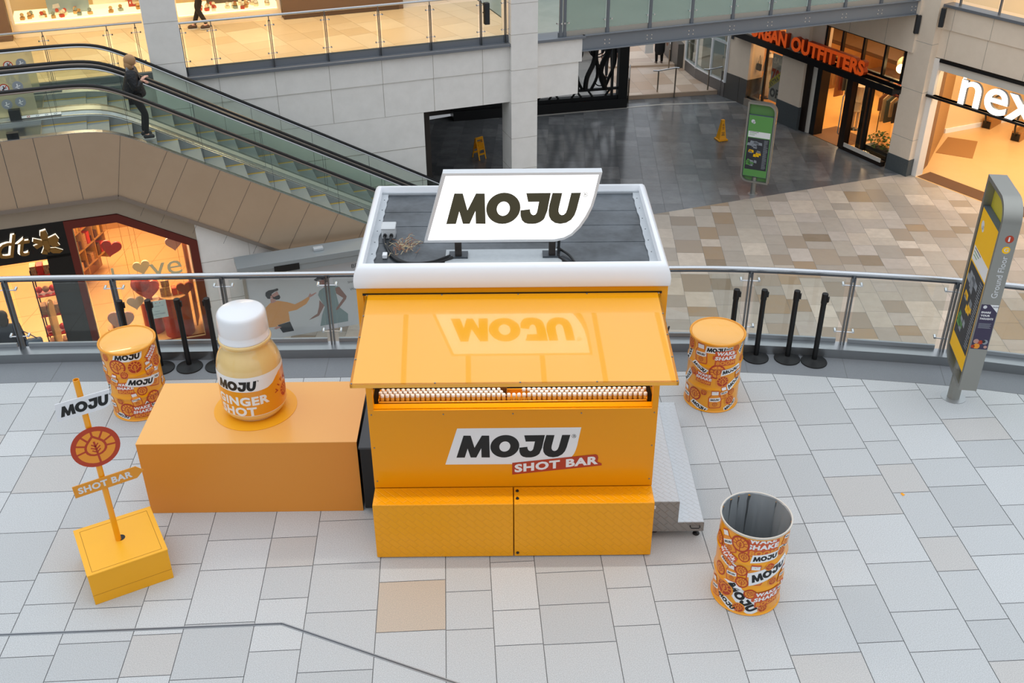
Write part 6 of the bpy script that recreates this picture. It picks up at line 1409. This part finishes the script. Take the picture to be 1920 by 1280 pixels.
hang_heart('hanging_heart', 'dark red heart just below the handrail at the right of the window', -8.1, TS+.3, -3.6, .17, mat('heart_dark', '8a2418', .45))
T_ = thing('paper_ball', 'round red paper ball hanging beside the cream word on the window', 'decoration', w(-8.95, TS+.3, -3.35), A0)
m = MB(); m.ball((0, 0, 0), .19, 9, 0, (1, 1, .9)); m.build('ball', mat('paper_red', 'b92a1c', .6, noise=(14, .8, '7a120c')), T_); m = MB(); m.tube([(0, 0, .17), (0, 0, 1.4)], .003, 4); m.build('thread', GD, T_)
WD = thing('window_word', 'cream word lettered across the shop window', 'lettering', w(-9.42, TS+.04, -3.12), A0)
letters(WD, 'l', 0, .05, .34, .008, mat('cream_letter', 'c8b98c', .5), MATS['cream_letter'] if 'cream_letter' in MATS else GD, Matrix.Identity(4))
letters(WD, 've', .72, .62, .30, .008, MATS['cream_letter'], MATS['cream_letter'], Matrix.Identity(4), bold=0)
NO = thing('hanging_notice', 'pale blue notice hanging in the shop window above the red heart box', 'notice', w(-8.92, TS+.03, -4.05), A0)
m = MB(); m.box(0, .4, -.004, .004, 0, .40); m.build('card', mat('card_blue', 'b9cbc8', .5), NO)
g = GR(); g.text('February 14', .2, .26, .035, 'g_grey', 1, center=True, width=.28, shear=.2); g.text('Happy', .2, .15, .025, 'g_grey', 1, center=True, width=.12, shear=.2); g.text('VALENTINES', .2, .08, .035, 'g_grey', 1, center=True, width=.3); g.text('Day', .2, .03, .022, 'g_grey', 1, center=True, width=.08)
for x in (.08, .2, .28): g.poly([(x+p[0], .35+p[1]) for p in heart(.012, 12)], 'g_red', 1)
g.mesh('notice_text', lambda u, v, h: (u, -.005-h, v), None, NO)
def plinth(label, s, t, r_, h, c):
    T_ = thing('round_plinth', label, 'display stand', w(s, t, ZL), A0)
    m = MB(); m.lathe([(r_*1.02, 0), (r_, .02), (r_, h-.02), (r_*1.02, h), (.0001, h)], 32); m.build('drum', c, T_); m = MB(); m.lathe([(r_*1.03, h), (r_*1.03, h+.015), (.0001, h+.015)], 32); m.build('top', mat('plinth_gold', 'd9a874', .4), T_); return h+.015
RP = mat('plinth_red', 'a8241a', .35)
h1 = plinth('large red round display stand at the right of the shop window', -8.35, TS+.55, .30, .95, RP); plinth('narrow red round display stand in the middle of the shop window', -8.85, TS+.8, .2, .75, RP); plinth('low pink display stand behind the left drum', -9.55, TS+.6, .22, .35, mat('plinth_pink', 'd88a70', .4))
random.seed(14)
def giftbox(label, s, t, z, a, b, c, mt, rz=0):
    T_ = thing('gift_box', label, 'gift box', w(s, t, z), A0+rz)
    m = MB(); m.box(-a/2, a/2, -b/2, b/2, 0, c); m.build('box', mt, T_, bevel=.006)
    m = MB(); m.box(-a/2-.002, a/2+.002, -.012, .012, -.001, c+.003); m.box(-.012, .012, -b/2-.002, b/2+.002, -.001, c+.003); m.build('ribbon', mat('ribbon_gold', 'e2b060', .3, .5), T_)
MX = mat('box_mix', 'c7a06a', .5, noise=(25, .9, '8c1f18')); 
giftbox('patterned square box on the large red stand, left one', -8.5, TS+.5, ZL+h1, .2, .16, .2, MX); giftbox('red box on the large red stand, right one', -8.26, TS+.48, ZL+h1, .22, .14, .16, RD, .1)
giftbox('patterned box stacked on the left box of the large red stand', -8.48, TS+.52, ZL+h1+.203, .16, .13, .14, MX, .1)
giftbox('patterned box on the low pink stand', -9.55, TS+.6, ZL+.366, .24, .18, .26, MX, .2)
T_ = thing('heart_box', 'large red heart shaped box on the narrow stand under the notice', 'gift box', w(-8.85, TS+.8, ZL+1.01), A0)
m = MB(); m.prism(heart(.26), -.05, .05, 0, ax='y'); m.build('box', mat('foil_red', 'b8281c', .25, .4, noise=(18, .7, 'e0855a')), T_, bevel=.01); m = MB(); m.box(-.06, .06, -.05, .05, -.24, -.18); m.build('foot', RP, T_)
# chocolate stand inside the doorway
CS = thing('chocolate_stand', 'stand of red chocolate boxes inside the dark doorway', 'display stand', w(-10.75, TS+.7, ZL), A0)
m = MB(); m.box(-.2, .2, -.18, .18, 0, .06, 0)
for x in (-.18, .18):
    for y in (-.16, .16): m.box(x-.012, x+.012, y-.012, y+.012, 0, 1.95, 0)
m.build('frame', BF, CS)
for z in (.45, .9, 1.35, 1.8):
    m = MB(); m.box(-.2, .2, -.18, .18, z-.02, z); m.build('tray', RP, CS)
for zi, z in enumerate((.06, .45, .9, 1.35, 1.8)):
    for i in range(3):
        m = MB(); x = -.13+i*.13
        if zi % 2: m.ball((x, -.03, z+.09), .07, 6, 0)
        else: m.box(x-.055, x+.055, -.12, .08, z, z+.2, 0)
        m.build('chocolate_pack', RD if (i+zi) % 2 else MX, CS)
SCN = thing('security_gate', 'rounded clear security panel at the shop doorway', 'security gate', w(-10.66, TS-.12, ZL), A0+R(84))
m = MB(); m.prism([(-.28, 0), (.28, 0), (.28, 1.3), (.22, 1.46), (.08, 1.55), (-.08, 1.55), (-.22, 1.46), (-.28, 1.3)], -.015, .015, 0, ax='y'); m.build('panel', glass('security_panel', (.62, .52, .32), .08, .1, (.35, '8a7446')), SCN)
m = MB(); m.box(-.3, .3, -.05, .05, 0, .06); m.build('foot', DKGREY, SCN)
# shelves seen deep in the window
def choc_shelf(label, s, t, ln, rz, seed):
    random.seed(seed); T_ = thing('wall_shelf', label, 'shelf', w(s, t, ZL), A0+rz)
    m = MB()
    for z in (.5, .95, 1.4, 1.85): m.box(0, ln, 0, .3, z-.02, z)
    for i in range(int(ln/.45)+1): m.box(i*.45-.015, i*.45+.015, 0, .3, .3, 2.3)
    m.box(0, ln, .28, .3, 0, 2.3); m.build('rack', mat('gold_wood', 'a87434', .5), T_)
    for z in (.5, .95, 1.4, 1.85):
        for i in range(int(ln/.16)):
            m = MB(); m.box(i*.16+.03, i*.16+.14, .04, .22, z, z+random.uniform(.12, .3)); m.build('pack', random.choice([RD, MX, mat('gold_pack', 'd9a850', .4), mat('pack_choc', '5a2c14', .5)]), T_)
choc_shelf('shelves of red and gold chocolate packs slanting across the back left of the chocolate shop', -10.5, -.3, 1.9, R(62), 3)
choc_shelf('shelves of chocolate packs against the right wall of the chocolate shop', -7.85, -.5, 1.5, R(-90), 5)
HW = thing('advert_panel', 'tall pale pink advert panel at the right edge of the shop window', 'poster', w(-7.98, TS+.45, ZL+.13), A0+R(80))
m = MB(); m.box(0, .42, 0, .02, 0, 2.0); m.build('board', mat('advert_pink', 'd98e70', .5, noise=(2, .6, 'e6c0a0')), HW)
g = GR(); g.poly([(p[0]+.2, p[1]+.6) for p in rot2(heart(.17), .1)], 'g_red', 1); g.disc(.2, 1.4, .12, 'g_skin', 1); g.mesh('artwork', lambda u, v, h: (u, -.001-h, v), None, HW)
# ---- poster wall with canopy right of the shop
PW = thing('poster_wall', 'long pale poster hoarding under a grey canopy showing two illustrated people talking', 'hoarding', w(-6.95, -3.35, ZL), A0)
m = MB(); m.prism([(.12, 0), (4.2, 0), (4.2, 1.72), (.02, 1.72)], 0, .06, 0, ax='y'); m.build('board', mat('hoarding_pale', 'c3c7cc', .55, noise=(.6, .3, 'd2d4d6')), PW)
m = MB(); m.box(-.12, 4.4, -.42, .12, 1.86, 1.98, 0); m.box(-.1, 4.4, -.40, -.36, 1.72, 1.9, 0); m.build('canopy', mat('canopy_grey', '8f9699', .35, .2), PW, bevel=.004)
m = MB(); m.box(-.02, .04, -.02, .08, 0, 1.9); m.build('corner_post', mat('post_beige', '9c9488', .5), PW)
m = MB(); m.box(.6, 1.1, -.43, -.41, 1.76, 1.90); m.build('dark_slot', BLACK, PW)
m = MB(); m.box(1.45, 1.65, -.2, -.08, 1.98, 2.04, 0); m.build('small_fitting', mat('fitting_grey', 'b4b8ba', .4), PW, bevel=.01)
g = GR(); g.poly(arc(.95, .75, .62, .62, 0, 350, 36), 'g_paler', 1)
K_ = .93
def pp(pts, dx_=0): return [((x-172)/1090*2.35*1.0-.03, (1060-y)/640*1.18+.12) for x, y in pts]
def P2(pts): return pp(pts)
g.poly(P2([(350, 700), (400, 650), (470, 635), (560, 675), (630, 720), (700, 690), (770, 650), (778, 680), (740, 740), (640, 795), (560, 800), (562, 925), (440, 950), (430, 970), (350, 960), (340, 830)]), 'g_jumper', 3)
g.poly(P2([(405, 655), (405, 600), (440, 600), (462, 640), (430, 655)]), 'g_skin', 4)
g.poly(P2([(408, 560), (480, 515), (490, 560), (495, 590), (470, 620), (430, 600), (408, 590)]), 'g_skin', 5)
g.poly(P2([(365, 550), (370, 510), (400, 490), (450, 488), (485, 480), (492, 490), (490, 508), (450, 520), (425, 540), (420, 565), (410, 560), (405, 600), (380, 590)]), 'g_dgrey', 6)
g.poly(P2([(428, 560), (440, 585), (470, 572), (495, 565), (502, 600), (490, 622), (460, 622), (432, 600)]), 'g_dgrey', 7)
g.poly(P2([(765, 655), (790, 605), (795, 632), (845, 612), (850, 620), (812, 650), (775, 668)]), 'g_skin', 4)
g.poly(P2([(440, 950), (562, 930), (590, 1060), (480, 1060)]), 'g_dgrey', 4); g.poly(P2([(400, 985), (440, 960), (475, 985), (420, 1000)]), 'g_skin', 5)
g.poly(P2([(862, 650), (880, 600), (930, 565), (1000, 555), (1060, 580), (1075, 600), (1035, 640), (1048, 760), (1060, 860), (1135, 960), (1130, 1060), (850, 1060), (880, 920), (915, 820), (880, 720)]), 'g_teal', 3)
g.poly(P2([(870, 720), (912, 800), (850, 920), (790, 942), (745, 955), (790, 918), (835, 890), (860, 800)]), 'g_skin2', 4)
g.poly(P2([(1035, 600), (1075, 590), (1140, 730), (1130, 765), (1040, 885), (1018, 885), (1030, 855), (1105, 745), (1040, 670)]), 'g_skin2', 4)
g.poly(P2([(870, 505), (880, 470), (960, 470), (960, 560), (930, 560), (925, 545), (890, 540)]), 'g_skin2', 5)
g.poly(P2([(838, 450), (870, 430), (900, 400), (960, 392), (1000, 405), (995, 455), (960, 475), (890, 462), (860, 475)]), 'g_dgrey', 6)
for tx, x, z, sz in (('BE', 2.22, 1.37, .09), ('YOUR', 2.10, 1.17, .09), ('SHARE', 2.11, 1.03, .05), ('IT', 2.24, .93, .05), ('WIN', 2.14, .85, .06)): g.text(tx, x, z, sz, 'g_dgrey', 3, bold=-.005, sx=1.0)
g.mesh('poster_art', lambda u, v, h: (u, -.002-h, v), None, PW)
# person inside the chocolate shop doorway
PERS = person('person in a dark coat walking past the dark shop doorway behind the railing, lower left', (-8.72, 17.75, ZL), A0+R(100), Jb, DKC, mat('brown_trousers', '33261d', .8), MATS['boot_black'], MATS['dark_hair'], coat_len=-.3, height=1.68)
T_ = thing('shoulder_bag', 'grey bag beside the person in the dark coat, lower left', 'bag', (-8.25, 17.75, ZL+.75), R(20))
m = MB(); m.box(-.15, .15, -.08, .08, 0, .34); m.build('bag_body', mat('bag_slate', '4a5662', .7), T_, bevel=.05)
m = MB(); m.tube([(-.12, 0, .3), (-.2, 0, .6), (.1, 0, .3)], .012, 5); m.build('strap', MATS['bag_slate'], T_)
# scrap of orange tape on the paving
tag(MB().prism([(0, 0), (.03, .01), (.025, .045), (.0, .04)], 0, .004).build('paper_scrap', mat('scrap_orange', 'f2a012', .5), None, (4.33, 7.87, 0.0), R(20)), 'tiny orange scrap lying on the pale paving at right', 'litter')
